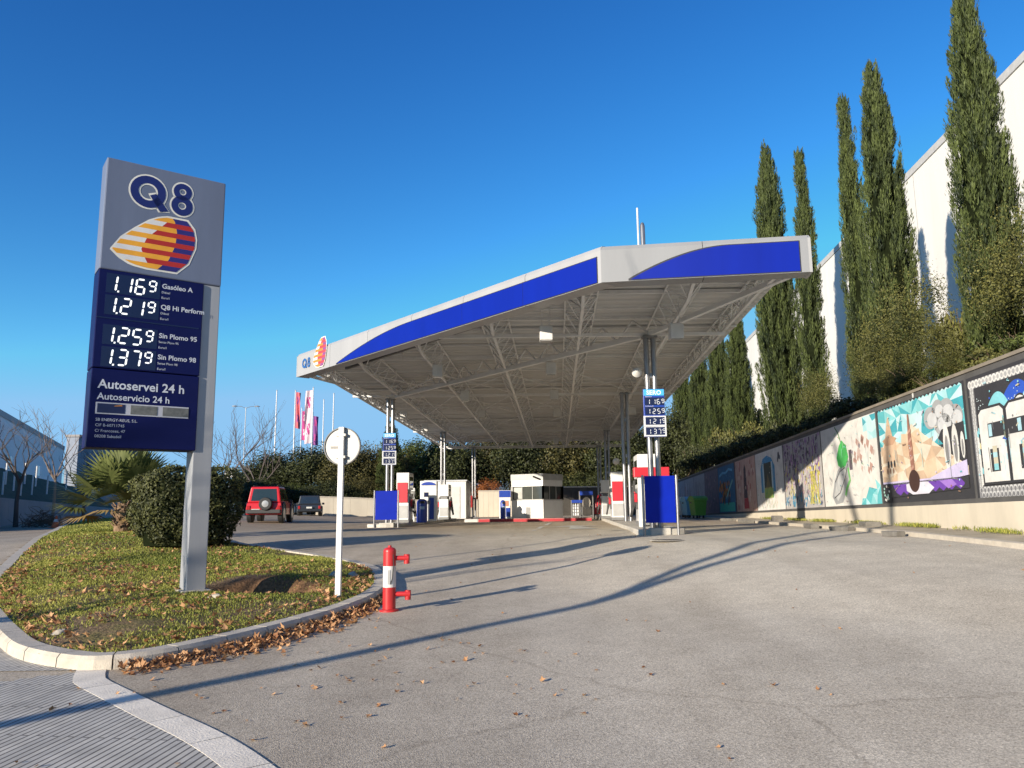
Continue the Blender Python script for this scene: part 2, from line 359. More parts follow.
def lawn_mat():
    m = bpy.data.materials.new('lawn_soil'); m.use_nodes = True; n = m.node_tree.nodes; l = m.node_tree.links
    p = n['Principled BSDF']; p.inputs['Roughness'].default_value = .95; p.inputs['Specular IOR Level'].default_value = .1
    tc = n.new('ShaderNodeTexCoord')
    a = n.new('ShaderNodeTexNoise'); a.inputs['Scale'].default_value = .75; a.inputs['Detail'].default_value = 8; a.inputs['Roughness'].default_value = .7; l.new(tc.outputs['Object'], a.inputs[0])
    r = n.new('ShaderNodeValToRGB'); e = r.color_ramp.elements
    e[0].position = .49; e[0].color = (.21, .145, .085, 1); e[1].position = .70; e[1].color = (.15, .155, .045, 1)
    x = e.new(.58); x.color = (.17, .14, .06, 1); l.new(a.outputs[0], r.inputs[0])
    f = n.new('ShaderNodeTexNoise'); f.inputs['Scale'].default_value = 30; f.inputs['Detail'].default_value = 5; l.new(tc.outputs['Object'], f.inputs[0])
    q = n.new('ShaderNodeValToRGB'); q.color_ramp.elements[0].position = .3; q.color_ramp.elements[1].position = .7
    q.color_ramp.elements[0].color = (.5, .5, .5, 1); q.color_ramp.elements[1].color = (1.4, 1.4, 1.4, 1); l.new(f.outputs[0], q.inputs[0])
    mx = n.new('ShaderNodeMixRGB'); mx.blend_type = 'MULTIPLY'; mx.inputs[0].default_value = 1; l.new(r.outputs[0], mx.inputs[1]); l.new(q.outputs[0], mx.inputs[2])
    vm = n.new('ShaderNodeVectorMath'); vm.operation = 'DISTANCE'; vm.inputs[1].default_value = (-3.72, 12.2, .25); l.new(tc.outputs['Object'], vm.inputs[0])
    wb = n.new('ShaderNodeMath'); wb.operation = 'MULTIPLY_ADD'; wb.inputs[1].default_value = .9; l.new(a.outputs[0], wb.inputs[0]); l.new(vm.outputs['Value'], wb.inputs[2])
    hm = n.new('ShaderNodeMapRange'); hm.inputs['From Min'].default_value = 1.32; hm.inputs['From Max'].default_value = 1.08; l.new(wb.outputs[0], hm.inputs[0])
    so_ = n.new('ShaderNodeMixRGB'); l.new(hm.outputs[0], so_.inputs[0]); l.new(mx.outputs[0], so_.inputs[1]); 
    sm = n.new('ShaderNodeMixRGB'); sm.blend_type = 'MULTIPLY'; sm.inputs[0].default_value = 1; sm.inputs[1].default_value = (.16, .092, .05, 1); l.new(q.outputs[0], sm.inputs[2]); l.new(sm.outputs[0], so_.inputs[2])
    l.new(so_.outputs[0], p.inputs['Base Color'])
    b = n.new('ShaderNodeBump'); b.inputs['Strength'].default_value = .8; b.inputs['Distance'].default_value = .03; l.new(f.outputs[0], b.inputs['Height']); l.new(b.outputs[0], p.inputs['Normal'])
    return m
LX = frange(-9, -5.1, .13) + frange(-5.02, -2.6, .08) + frange(-2.5, -1.8, .1); LY = frange(7.4, 10.9, .125) + frange(10.98, 13.3, .08) + frange(13.4, 17, .12)
grid_sheet('lawn', frange(-23, -9.2, .35) + LX, LY + frange(17.3, 44, .35), lawn_z, lawn_mat(), lambda x, y: inside(x, y) and idist(x, y) > .07)
def erode(x, y): return math.exp(-(((x + 3.75) / .85) ** 2 + ((y - 12.05) / .62) ** 2) ** 1.3)
# kerb stones: a swept bevelled section with a joint every 0.9 m
mb = MB(); K = resample(IC, .15); n = len(K)
for i in range(n):
    if False: continue
    a, b = K[i], K[(i + 1) % n]; t = (b - a).normalized()
    if i % 4 == 0: a = a + t * .014
    def sec(p, t_):
        nr = Vector((t_.y, -t_.x))      # outward for a counter-clockwise loop
        z = gz(p.x, p.y)
        return [(p.x + nr.x * o, p.y + nr.y * o, z + h) for o, h in ((.03, -.1), (.015, .10), (-.015, .135), (-.20, .135), (-.215, -.1))]
    ta = (K[(i + 1) % n] - K[i - 1]).normalized(); tb = (K[(i + 2) % n] - K[i]).normalized()
    s1, s2 = sec(a, ta), sec(b, tb)
    fs = [(k, k + 1, 5 + k + 1, 5 + k) for k in range(4)]
    if i % 4 == 0: fs.append((4, 3, 2, 1, 0))
    if i % 4 == 3: fs.append((5, 6, 7, 8, 9))
    mb.add(s1 + s2, fs)
mb.build('kerb', M_KERB, None, kind='structure')
# dropped slab strip and ribbed pavement
SP = [Vector(p) for p in [(-4.00, 7.66), (-3.75, 7.22), (-3.3, 6.75), (-2.72, 6.18), (-2.10, 5.58), (-1.62, 5.02), (-1.2, 4.4), (-.7, 3.3), (-.4, 2.0), (-.3, -2)]]
SR = resample(catmull(SP, 6)[:6 * (len(SP) - 1)], .1, False)
mb = MB(); hw = .13
for i in range(len(SR) - 1):
    a, b = SR[i], SR[i + 1]; t = (b - a).normalized()
    if i % 7 == 0: a = a + t * .008
    ta = (SR[i + 1] - SR[max(0, i - 1)]).normalized(); tb = (SR[min(len(SR) - 1, i + 2)] - SR[i]).normalized()
    def sec2(p, t_):
        q = Vector((t_.y, -t_.x)); return [(p.x + q.x * o, p.y + q.y * o, az(p.x + q.x * o, p.y + q.y * o) + h) for o, h in ((hw, -.05), (hw - .003, .0075), (-hw + .003, .0075), (-hw, -.05))]
    s1, s2 = sec2(a, ta), sec2(b, tb); fs = [(k, k + 1, 5 + k, 4 + k) for k in range(3)]
    if i % 7 == 0: fs.append((3, 2, 1, 0))
    mb.add(s1 + s2, fs)
mb.build('kerb_strip', pmat('strip_concrete', (.74, .67, .56), .85, 0, .14, 4, .25, 60), None, kind='structure')
SRn = np.array([(p.x, p.y) for p in SR])
def left_of_strip(x, y):
    d = np.hypot(SRn[:, 0] - x, SRn[:, 1] - y); i = int(np.argmin(d)); i = min(i, len(SR) - 2)
    t = SRn[i + 1] - SRn[i]; q = np.array([x, y]) - SRn[i]
    return t[0] * q[1] - t[1] * q[0] < 0
grid_sheet('pavement', frange(-14, .6, .1), frange(-2, 12, .1), lambda x, y: az(x, y) + .006, M_PAVE,
           lambda x, y: (left_of_strip(x, y) and float(np.min(np.hypot(SRn[:, 0] - x, SRn[:, 1] - y))) > .06 if y < 7.62 else x < -3.95) and not (inside(x, y) and idist(x, y) > .1) and x + y * 0 < 4 and (y < 9.2 or x < -5.5))

# ------------------------------------------------------------------ grass and fallen leaves
rng = np.random.default_rng(3)
def lawn_points(N, box, near_fn=None):
    out = []
    x0, x1, y0, y1 = box; PX, PY_ = IRn[:, 0], IRn[:, 1]; PX2, PY2 = np.roll(PX, -1), np.roll(PY_, -1)
    while len(out) < N:
        X = rng.uniform(x0, x1, 2000); Y = rng.uniform(y0, y1, 2000)
        c = (PY_[None] > Y[:, None]) != (PY2[None] > Y[:, None])
        with np.errstate(divide='ignore', invalid='ignore'): xi = (PX2 - PX)[None] * (Y[:, None] - PY_[None]) / (PY2 - PY_)[None] + PX[None]
        ins = np.sum(c & (X[:, None] < xi), 1) % 2 == 1; D_ = np.min(np.hypot(PX[None] - X[:, None], PY_[None] - Y[:, None]), 1)
        for x, y, d in zip(X[ins], Y[ins], D_[ins]):
            x, y, d = float(x), float(y), float(d)
            if d < .2: continue
            if near_fn and rng.random() > near_fn(x, y, d): continue
            out.append((x, y, lawn_z(x, y, d)))
    return np.array(out[:N])
def bald(x, y):
    a = math.sin(x * 1.9 + .5) * math.sin(y * 1.3 + x * .7) + .5 * math.sin(x * 4.3 - y * 3.1)
    b = math.exp(-(((x + 4.6) / 1.0) ** 2 + ((y - 9.4) / 1.1) ** 2))
    return max(0, min(1, .86 + .50 * a - .6 * b - 1.5 * erode(x, y)))
P1 = lawn_points(60000, (-9.5, -1.9, 7.5, 16.5), lambda x, y, d: bald(x, y)); P2 = lawn_points(38000, (-23, -5, 15, 42), lambda x, y, d: .9 if y < 28 else .35)
P = np.concatenate([P1, P2]); N = len(P); far = np.clip((P[:, 1] - 12) / 14, 0, 1)
ang = rng.uniform(0, 2 * np.pi, N); tilt = rng.normal(0, .42, (N, 2)); U = unit(np.stack([tilt[:, 0], tilt[:, 1], np.ones(N)], 1))
Wd = np.stack([np.cos(ang), np.sin(ang), np.zeros(N)], 1); L = rng.uniform(.018, .052, N) * (1 + far * .6)
P[:, 2] += L * .42
tone = .5 + .25 * np.sin(P[:, 0] * .9 + 1) * np.sin(P[:, 1] * .7) + rng.normal(0, .2, N)
leaf_obj('grass', P, U, Wd, L, rng.uniform(.009, .016, N) * (1 + far * 1.4), tone, leafmat('grass_blades', (.100, .138, .022), (.41, .39, .085), .6, .25), kind='stuff')
bpy.data.objects['grass']['label'] = 'short green grass thinning to bare earth on the kerbed island'; bpy.data.objects['grass']['category'] = 'grass'
def litter(name, P, size, label, lift=.012, curl=.35):
    """plane-tree leaves: star-shaped, folded along the midrib, lying every which way"""
    N = len(P); V = []; F = []; sh = []
    for i in range(N):
        s = rng.uniform(*size); a = rng.uniform(0, 6.283); tx, ty = rng.normal(0, curl, 2); cu = rng.uniform(.1, .8)
        b = len(V); rad = [1, .5, .85, .45, .55, .3, .55, .45, .85, .5]; ring = []
        for k in range(10):
            t = 2 * math.pi * k / 10; r = rad[k] * s * .5 * rng.uniform(.85, 1.15)
            lx, ly = r * math.cos(t), r * math.sin(t); lz = abs(ly) * cu + lx * lx / s * cu * .6
            x = lx * math.cos(a) - ly * math.sin(a); y = lx * math.sin(a) + ly * math.cos(a); ring.append((P[i][0] + x, P[i][1] + y, max(P[i][2] + lift * .3, P[i][2] + lift + lz + x * tx + y * ty)))
        c = (P[i][0], P[i][1], P[i][2] + lift * .8); V.append(c); V += ring
        q = rng.random()
        for k in range(10): F.append((b, b + 1 + k, b + 1 + (k + 1) % 10)); sh.append(q)
    me = bpy.data.meshes.new(name); me.from_pydata(V, [], F); me.update(); at_ = me.attributes.new('shade', 'FLOAT', 'FACE'); at_.data.foreach_set('value', np.array(sh, np.float32))
    me.materials.append(leafmat('dry_leaf', (.20, .080, .032), (.62, .36, .18), .75, .15)); o = bpy.data.objects.new(name, me); COL.objects.link(o)
    o['kind'] = 'stuff'; o['label'] = label; o['category'] = 'leaves'
def clumpy(x, y, d): return (.25 + .9 * max(0, math.sin(x * 2.3 + 2) * math.sin(y * 1.7)) + (.8 if d < .6 else 0)) / 1.6 * (1 - .7 * erode(x, y))
litter('fallen_leaves', np.concatenate([lawn_points(1250, (-9.5, -1.9, 7.5, 15), clumpy), lawn_points(650, (-12, -5, 14, 24), clumpy)]), (.06, .125), 'brown plane-tree leaves strewn over the lawn', .03)
pts = []
while len(pts) < 1500:                                     # drift against the kerb
    i = rng.integers(0, len(K)); p = K[i]
    if not (p.x > -3.75 and 7.7 < p.y < 12.3): continue
    t = (K[(i + 1) % len(K)] - K[i - 1]).normalized(); q = Vector((t.y, -t.x)); w = ipl(p.y, [7.7, 9, 10.8, 12.3], [.30, .42, .26, .12])
    o = .03 + w * abs(rng.normal(0, .5)); j = rng.uniform(-.1, .1)
    x, y = p.x + q.x * o + t.x * j, p.y + q.y * o + t.y * j; pts.append((x, y, az(x, y) + .075 * max(0, 1 - o / w) * rng.random()))
litter('leaf_drift', pts, (.05, .10), 'drift of dry brown leaves banked against the kerb', .01, .5)
pts = []
while len(pts) < 190:
    r = rng.random()
    if r < .42: x, y = rng.normal(-1.2, 1.1), rng.normal(7.6, 1.2)
    elif r < .5: x, y = rng.normal(-3.2, .9), rng.normal(6.6, .6)
    else: x, y = rng.uniform(-3, 8), rng.uniform(4.6, 24)
    if inside(x, y) or y < 4: continue
    if x > WALL_A + WALL_S * y - .5: continue
    pts.append((x, y, az(x, y) + (.008 if left_of_strip(x, y) and y < 7.6 else 0)))
litter('scattered_leaves', pts, (.035, .08), 'single dry leaves scattered over the asphalt and pavement', .008)
# loose stones by the hollow and on the lawn
M_ROCK = pmat('pale_rock', (.42, .37, .29), .9, 0, .25, 6, .6, 14)
def rock(x, y, s, label, flat=.6, z=None):
    mb = MB(); rr = random.Random(int(x * 1000 + y * 77)); st = []; n = 9
    for i in range(6):
        th = math.pi * (i + .5) / 6
        for k in range(n):
            r = s * rr.uniform(.75, 1.15) ; st.append((r * math.sin(th) * math.cos(2 * math.pi * k / n), .75 * r * math.sin(th) * math.sin(2 * math.pi * k / n), flat * r * math.cos(th)))
    fs = [(i * n + k, i * n + (k + 1) % n, (i + 1) * n + (k + 1) % n, (i + 1) * n + k) for i in range(5) for k in range(n)]
    fs += [tuple(range(n)), tuple(range(5 * n + n - 1, 5 * n - 1, -1))]
    mb.add(st, fs); o = mb.build('rock', M_ROCK, None, True, loc=(x, y, (lawn_z(x, y) if z is None else z) + s * flat * .35)); o.rotation_euler = (.1, -.25, rr.uniform(0, 3)); tag(o, label, 'rock', 'pale stones on the lawn island')
rock(-3.55, 12.05, .21, 'largest pale stone, at the edge of the dug-out hollow beside the sign pole')
rock(-4.05, 10.9, .10, 'flat pale stone on the lawn just in front of the sign pole', .35)
rock(-3.0, 13.5, .15, 'pale stone at the lawn edge left of the bare round sign post', .5)
rock(-2.72, 13.6, .12, 'small pale stone close behind the white sign post', .55)
rock(-4.9, 8.75, .085, 'small pale stone in bare earth near the front kerb corner', .4)

# ------------------------------------------------------------------ mural wall
e_w = Vector((WALL_S, 1, 0)).normalized(); n_w = Vector((-1, WALL_S, 0)).normalized()
def wx(y): return WALL_A + WALL_S * y
def wz_top(y): return 4.42 - .0085 * (y - 14.3)
def mz0(y): return 1.78 - .013 * (y - 14.3)
def mz1(y): return wz_top(y) - .13
M_DARKP = pmat('dark_grey_wall_paint', (.085, .082, .08), .8, 0, .2, 2)
M_BEIGE = pmat('cream_render', (.56, .50, .40), .85, 0, .10, 1.4, .15, 50, streak=.35)
wl = thing('mural_wall', 'long retaining wall painted with a row of colourful murals above a cream base', 'wall', (wx(14), 14, 0))
lo = Vector(wl.location)
def wall_strip(name, y0, y1, zf0, zf1, off0, off1, mat, m=None):
    mb = m or MB(); n = 24
    for i in range(n):
        a, b = y0 + (y1 - y0) * i / n, y0 + (y1 - y0) * (i + 1) / n; vs = []
        for y in (a, b):
            for off in (off0, off1):
                p = Vector((wx(y), y, 0)) + n_w * off
                for zf in (zf0, zf1): vs.append((p.x - lo.x, p.y - lo.y, zf(y)))
        mb.add(vs, [(0, 1, 5, 4), (2, 6, 7, 3), (1, 3, 7, 5), (0, 4, 6, 2)] + ([(0, 2, 3, 1)] if i == 0 else []) + ([(4, 5, 7, 6)] if i == n - 1 else []))
    return mb.build(name, mat, wl)
wall_strip('painted_band', -6, 72, lambda y: mz0(y) - .1, wz_top, 0, -.35, M_DARKP)
wall_strip('base', -6, 72, lambda y: gz(wx(y), y) - .3, lambda y: mz0(y) - .1, .015, -.36, M_BEIGE)
wall_strip('coping', -6, 72, wz_top, lambda y: wz_top(y) + .07, .03, -.40, pmat('coping_stone', (.22, .19, .15), .9, 0, .25, 2))
MUR_MATS = {}
class Mural:
    """flat painted shapes in panel space: s left to right as one faces the wall, t bottom to top"""
    def __init__(s, y_near, wdt=5.10): s.y1 = y_near + wdt + .06; s.w = wdt; s.mb = MB(); s.mats = []; s.ix = {}
    def P(s, a, t, layer):
        y = s.y1 - a * s.w; p = Vector((wx(y), y, 0)) + n_w * (.004 + .0025 * layer); z0, z1 = mz0(y), mz1(y)
        return (p.x - lo.x, p.y - lo.y, z0 + (z1 - z0) * t)
    def c(s, col):
        k = tuple(round(x, 3) for x in col)
        if k not in s.ix:
            s.ix[k] = len(s.mats); s.mats.append(pmat('mural_paint_%03d' % len(MUR_MATS) if k not in MUR_MATS else MUR_MATS[k], k, .85, 0, .13, 2.6, .25, 35))
            MUR_MATS.setdefault(k, s.mats[-1].name)
        return s.ix[k]
    def poly(s, pts, col, layer=1): s.mb.poly([s.P(a, t, layer) for a, t in pts], s.c(col))
    def rect(s, a0, a1, t0, t1, col, layer=1): s.poly([(a0, t0), (a1, t0), (a1, t1), (a0, t1)], col, layer)
    def disc(s, a, t, r, col, layer=1, ky=1.85, n=18, k0=0, k1=6.2832): s.poly([(a + r * math.cos(k0 + (k1 - k0) * k / n), t + r * ky * math.sin(k0 + (k1 - k0) * k / n)) for k in range(n + (1 if k1 < 6 else 0))], col, layer)
    def stroke(s, pts, wd, col, layer=1):
        L_, R_ = [], []
        for i, (a, t) in enumerate(pts):
            a0, t0 = pts[max(0, i - 1)]; a1, t1 = pts[min(len(pts) - 1, i + 1)]; dx, dy = (a1 - a0) * 1.85, t1 - t0; q = math.hypot(dx, dy) or 1
            L_.append((a - dy / q * wd / 2 / 1.85, t + dx / q * wd / 2)); R_.append((a + dy / q * wd / 2 / 1.85, t - dx / q * wd / 2))
        for i in range(len(pts) - 1): s.poly([L_[i], L_[i + 1], R_[i + 1], R_[i]], col, layer)
    def facets(s, a0, a1, t0, t1, nx, ny, fn, rr, layer=1, keep=None):
        g = {}
        for j in range(ny + 1):
            for i in range(nx + 1):
                u = i / nx + (rr.uniform(-.35, .35) / nx if 0 < i < nx else 0); v = j / ny + (rr.uniform(-.35, .35) / ny if 0 < j < ny else 0)
                g[i, j] = (a0 + (a1 - a0) * u, t0 + (t1 - t0) * v)
        for j in range(ny):
            for i in range(nx):
                q = [g[i, j], g[i + 1, j], g[i + 1, j + 1], g[i, j + 1]]
                for tri in (([q[0], q[1], q[2]], [q[0], q[2], q[3]]) if rr.random() < .5 else ([q[0], q[1], q[3]], [q[1], q[2], q[3]])):
                    ca = sum(p[0] for p in tri) / 3; ct = sum(p[1] for p in tri) / 3
                    if keep is None or keep(ca, ct): s.poly(tri, fn(ca, ct, rr), layer)
    def weather(s, seed, n=70):
        g = random.Random(seed); cols = list(s.ix)
        for k in range(n):
            a, t = g.uniform(.03, .95), g.uniform(.04, .93); c_ = g.choice(cols); q = g.uniform(.006, .03)
            if g.random() < .5: s.stroke([(a, t), (a + g.uniform(-q, q), t + g.uniform(-q, q)), (a + g.uniform(-1.6 * q, 1.6 * q), t - q * g.random())], g.uniform(.004, .012), c_, 17)
            else: s.disc(a, t, g.uniform(.002, .006), c_, 17, 1.8, 7)
        for k in range(10): a, t = g.uniform(.05, .95), g.uniform(.3, .9); s.stroke([(a, t), (a + .002, t - g.uniform(.06, .2))], .006, g.choice(cols), 18)
    def done(s, label):
        s.weather(len(label)); o = s.mb.build('mural', s.mats, wl); o['label'] = label; return o
def Yk(k): return 11.45 + 5.2 * k
WHITE = (.62, .61, .58); INK = (.03, .03, .035); rr = random.Random(5)
# nearest: white block numerals under blue waves
m = Mural(Yk(0)); m.rect(0, 1, 0, 1, INK, 0); m.rect(.02, .98, .0, .97, (.20, .20, .21), 1)
m.rect(.06, .96, .09, .90, INK, 2)
for k in range(34):
    m.disc(.03 + .028 * k, .935, .016, WHITE, 2, 2.2, 10); m.disc(.03 + .028 * k, .935, .009, (.36, .36, .36), 3, 2.2, 8)
    for r_ in range(2): m.disc(.04 + .028 * k + .014 * r_, .065 - .04 * r_, .013, (.5, .5, .5), 3, 2.0, 9); m.disc(.04 + .028 * k + .014 * r_, .06 - .04 * r_, .009, (.16, .16, .17), 4, 2.0, 8)
for k in range(26): m.disc(.042, .1 + .032 * k, .012, (.58, .58, .57), 3, 2.0, 9); m.disc(.042, .1 + .032 * k, .006, (.33, .33, .33), 4, 2.0, 7)
def wave(x0, x1, tp, base, col, layer, lean=.35):
    pts = []
    for k in range(25):
        u = k / 24; pts.append((x0 + (x1 - x0) * (u + lean * .12 * math.sin(u * math.pi)), base + (tp - base) * max(0, math.sin(math.pi * u)) ** .9))
    m.poly(pts, col, layer)
for x0, x1, tp, col, ly in ((.02, .24, .74, (.02, .08, .40), 3), (.06, .34, .83, (.20, .52, .58), 4), (.20, .52, .88, (.02, .08, .45), 3), (.33, .66, .85, (.22, .54, .60), 4), (.5, .82, .88, (.02, .08, .45), 3), (.62, .97, .84, (.2, .52, .58), 4)): wave(max(.062, x0 - .05), min(.958, x1 + .05), tp, .42, INK, ly, .35); wave(max(.068, x0 - .044), min(.952, x1 + .044), tp - .012, .42, col, ly + 2)
for k in range(70): a_ = rr.uniform(.08, .9); m.disc(a_, .60 + .12 * math.sin(a_ * 21) + rr.uniform(0, .1), .003, (.5, .6, .62), 7, 1.8, 6)
for x0, x1, tp in ((.05, .26, .70), (.24, .52, .76), (.5, .78, .72), (.74, .96, .74)): wave(x0, x1, tp, .36, INK, 7); wave(x0 + .008, x1 - .008, tp - .016, .36, WHITE, 8); wave(x0 + .05, x1 - .05, tp - .09, .5, (.45, .44, .44), 9); wave(x0 + .065, x1 - .07, tp - .105, .52, INK, 10)
m.rect(.06, .96, .1, .52, WHITE, 11)
for a0 in (.085, .295):                                      # outlines of the two numerals
    m.poly([(a0 - .012, .10), (a0 + .20, .10), (a0 + .20, .69), (a0 + .17, .725), (a0 + .02, .725), (a0 - .012, .69)], INK, 12); m.poly([(a0, .12), (a0 + .188, .12), (a0 + .188, .67), (a0 + .165, .705), (a0 + .025, .705), (a0, .67)], WHITE, 13)
def num(a0, shape):
    for (x0, x1, t0, t1) in shape: m.rect(a0 + x0, a0 + x1, t0, t1, INK, 14)
num(.085, ((.065, .20, .47, .585), (.065, .13, .20, .38))); num(.295, ((-.012, .125, .47, .585), (.065, .20, .20, .38)))
for a0 in (.105, .315):
    m.rect(a0 + .066, a0 + .098, .21, .40, (.52, .48, .36), 15); m.rect(a0 + .066, a0 + .098, .21, .26, (.22, .5, .55), 16); m.rect(a0 + .066, a0 + .098, .31, .35, (.35, .55, .6), 16)
    m.rect(a0 + .05, a0 + .075, .48, .575, (.35, .55, .62), 15)
for k in range(24):
    a0 = rr.choice((.062, .072, .262, .495, .51)); t0 = rr.uniform(.12, .6); m.poly([(a0, t0), (a0 + .012, t0 - .01), (a0 + .012, t0 + .035), (a0 + .004, t0 + .05)], rr.choice(((.55, .5, .28), (.2, .5, .56), (.42, .58, .62))), 14)
m.done('mural of white block numerals 62 under blue waves with a grey scalloped border')
# faceted pyramids under a teal sky
m = Mural(Yk(1)); TEAL = [(.10, .42, .46), (.22, .55, .58), (.36, .62, .66), (.05, .33, .40), (.48, .66, .68)]; SAND = [(.60, .46, .32), (.62, .53, .40), (.56, .40, .27), (.64, .57, .46), (.50, .36, .25)]
m.rect(0, 1, 0, 1, INK, 0)
m.facets(.02, .98, .5, .975, 9, 4, lambda a, t, r: r.choice(TEAL), rr, 1)
for k in range(24): m.poly([(.02 + .04 * k, .975), (.04 + .04 * k, .995), (.06 + .04 * k, .975)], rr.choice(TEAL), 1)
m.poly([(.02, .22), (.02, .55), (.10, .66), (.30, .60), (.44, .76), (.58, .62), (.80, .42), (.97, .28), (.97, .2)], SAND[3], 2)
m.facets(.03, .95, .2, .76, 9, 6, lambda a, t, r: r.choice(SAND), rr, 3, lambda a, t: t < ipl(a, [.02, .1, .3, .44, .58, .8, .97], [.52, .62, .56, .72, .58, .40, .26]))
m.poly([(.05, .5), (.10, .68), (.145, .88), (.16, .9), (.20, .68), (.24, .62), (.24, .42), (.05, .42)], SAND[2], 4); m.poly([(.06, .66), (.155, .71), (.25, .66), (.2, .60), (.1, .6)], (.46, .28, .18), 5)
for a in (.12, .16, .20): m.disc(a, .40, .012, INK, 6, 3.2); m.disc(a - .02, .33, .01, (.25, .15, .1), 6, 3)
for (a, t, r) in ((.66, .76, .07), (.74, .82, .06), (.82, .78, .08), (.90, .72, .07), (.78, .7, .09), (.88, .62, .06)): m.disc(a, t, r, (.33, .34, .35), 4, 1.5); m.disc(a + .015, t - .02, r * .72, (.52, .53, .54), 5, 1.4)
m.poly([(.72, .56), (.76, .63), (.97, .66), (.97, .28), (.84, .4)], INK, 6)
for a, w_, tp in ((.80, .055, .58), (.88, .05, .62), (.945, .03, .6)): m.disc(a, .46, w_ * .6, WHITE, 7, 6.5); m.disc(a, .44, w_ * .32, (.2, .2, .2), 8, 7.5)
m.poly([(.03, .22), (.3, .215), (.6, .21), (.85, .30), (.97, .33), (.97, .2), (.6, .16), (.03, .2)], (.52, .47, .66), 9)
m.poly([(.03, .2), (.97, .19), (.97, .09), (.03, .05)], INK, 9)
sc = [(.16, .18), (.9, .18), (.93, .14)] + [(.93 - .04 * k - .02 * 0, (.07 if k % 2 else .105) + .02 * (1 - k / 17)) for k in range(18)] + [(.2, .1)]
m.poly(sc, (.13, .045, .34), 10); m.poly([(.33, .175), (.42, .19), (.58, .18), (.64, .12), (.58, .07), (.40, .07), (.33, .11)], (.6, .58, .66), 11)
m.poly([(.70, .175), (.82, .18), (.86, .13), (.78, .1)], (.30, .16, .52), 11)
m.poly([(.405, .28), (.395, .55), (.41, .86), (.425, .86), (.44, .55), (.445, .28)], (.30, .14, .10), 11); m.disc(.43, .20, .062, (.05, .02, .015), 12, 1.75, 24)
for k in range(5): m.poly([(.40, .3 + .09 * k), (.44, .33 + .09 * k), (.435, .36 + .09 * k), (.405, .33 + .09 * k)], (.45, .26, .2), 12)
m.poly([(.03, .02), (.13, .02), (.13, .2), (.03, .2)], INK, 12)
for k in range(14): a, t = rr.uniform(.035, .11), rr.uniform(.03, .18); m.disc(a, t, .009, rr.choice((WHITE, (.3, .5, .45))), 13, 1.5, 7)
m.done('mural of faceted sand pyramids under a teal sky with a purple band below')
# white panel with green pepper and teal facets
m = Mural(Yk(2)); m.rect(.0, 1, 0, 1, WHITE, 0)
m.facets(.62, 1.0, 0, .36, 5, 4, lambda a, t, r: r.choice(TEAL[:3] + [WHITE]), rr, 1, lambda a, t: t < .05 + .5 * (a - .6)); m.facets(.8, 1, .72, .99, 3, 3, lambda a, t, r: r.choice(TEAL[2:]), rr, 1, lambda a, t: a + t > 1.62)
m.poly([(.16, .12), (.22, .02), (.36, .04), (.47, .22), (.53, .48), (.5, .62), (.42, .52), (.30, .44), (.22, .3)], (.30, .31, .32), 1)
m.poly([(.20, .14), (.27, .06), (.38, .18), (.46, .42), (.40, .48), (.30, .36)], (.45, .46, .46), 2)
m.poly([(.30, .60), (.36, .74), (.42, .80), (.49, .72), (.52, .58), (.46, .48), (.38, .46), (.32, .5)], (.06, .40, .09), 3); m.stroke([(.40, .78), (.36, .9), (.30, .99)], .02, (.06, .2, .06), 3)
m.stroke([(.5, .45), (.52, .3), (.45, .2), (.42, .12)], .05, (.14, .42, .12), 3); m.stroke([(.2, .1), (.32, .16), (.44, .34), (.5, .5)], .012, INK, 4)
m.stroke([(.24, .3), (.34, .42), (.44, .46)], .01, INK, 4)
for k in range(26): a, t = rr.uniform(.58, .92), rr.uniform(.35, .75); q = rr.uniform(.012, .03); m.poly([(a, t), (a + q, t - q * 2), (a + q * 2, t + q), (a + q * .6, t + q * 2.5)], rr.choice(((.42, .26, .22), (.5, .38, .34), (.22, .2, .24), WHITE)), 2)
for k in range(30): a, t = rr.uniform(.03, .95), rr.uniform(.05, .95); m.stroke([(a, t), (a + rr.uniform(-.04, .04), t + rr.uniform(.02, .08))], .006, rr.choice(((.3, .3, .32), (.5, .36, .36))), 1)
m.rect(.53, .58, .42, .66, (.09, .07, .09), 2); m.done('white mural with a green pepper on a grey leaf and teal facets')
# dense graffiti lettering
m = Mural(Yk(3)); m.rect(0, 1, 0, 1, (.40, .38, .37), 0)
for k in range(520):
    a, t = rr.uniform(.01, .95), rr.uniform(.02, .97)
    if t > .62: pal = [(.08, .07, .09), (.22, .12, .26), (.42, .36, .42), (.12, .1, .14), (.34, .2, .36)]
    elif t > .36: pal = [(.62, .52, .10), (.58, .48, .22), (.5, .34, .44), (.08, .07, .1), WHITE, (.26, .14, .32)]
    elif t > .16: pal = [WHITE, (.55, .42, .44), (.5, .34, .4), (.1, .09, .12), (.5, .46, .24)]
    else: pal = [(.06, .22, .38), (.1, .32, .46), WHITE, (.05, .08, .16)]
    q = rr.uniform(.012, .035); th = rr.uniform(0, 3.14) if rr.random() < .5 else 1.4; dx, dy = math.cos(th) * q, math.sin(th) * q * 3
    m.stroke([(a, t), (a + dx * .5 + rr.uniform(-.01, .01), min(.985, t + dy * .5)), (min(.985, a + max(dx, 0)), min(.985, t + dy))], rr.uniform(.015, .05), rr.choice(pal), 1 + k % 5)
for k in range(14): m.stroke([(.72 + rr.uniform(-.05, .22), .05), (.76 + rr.uniform(-.05, .18), .5)], .018, (.6, .55, .12), 6)
m.done('mural covered in dense purple, yellow and white graffiti lettering')
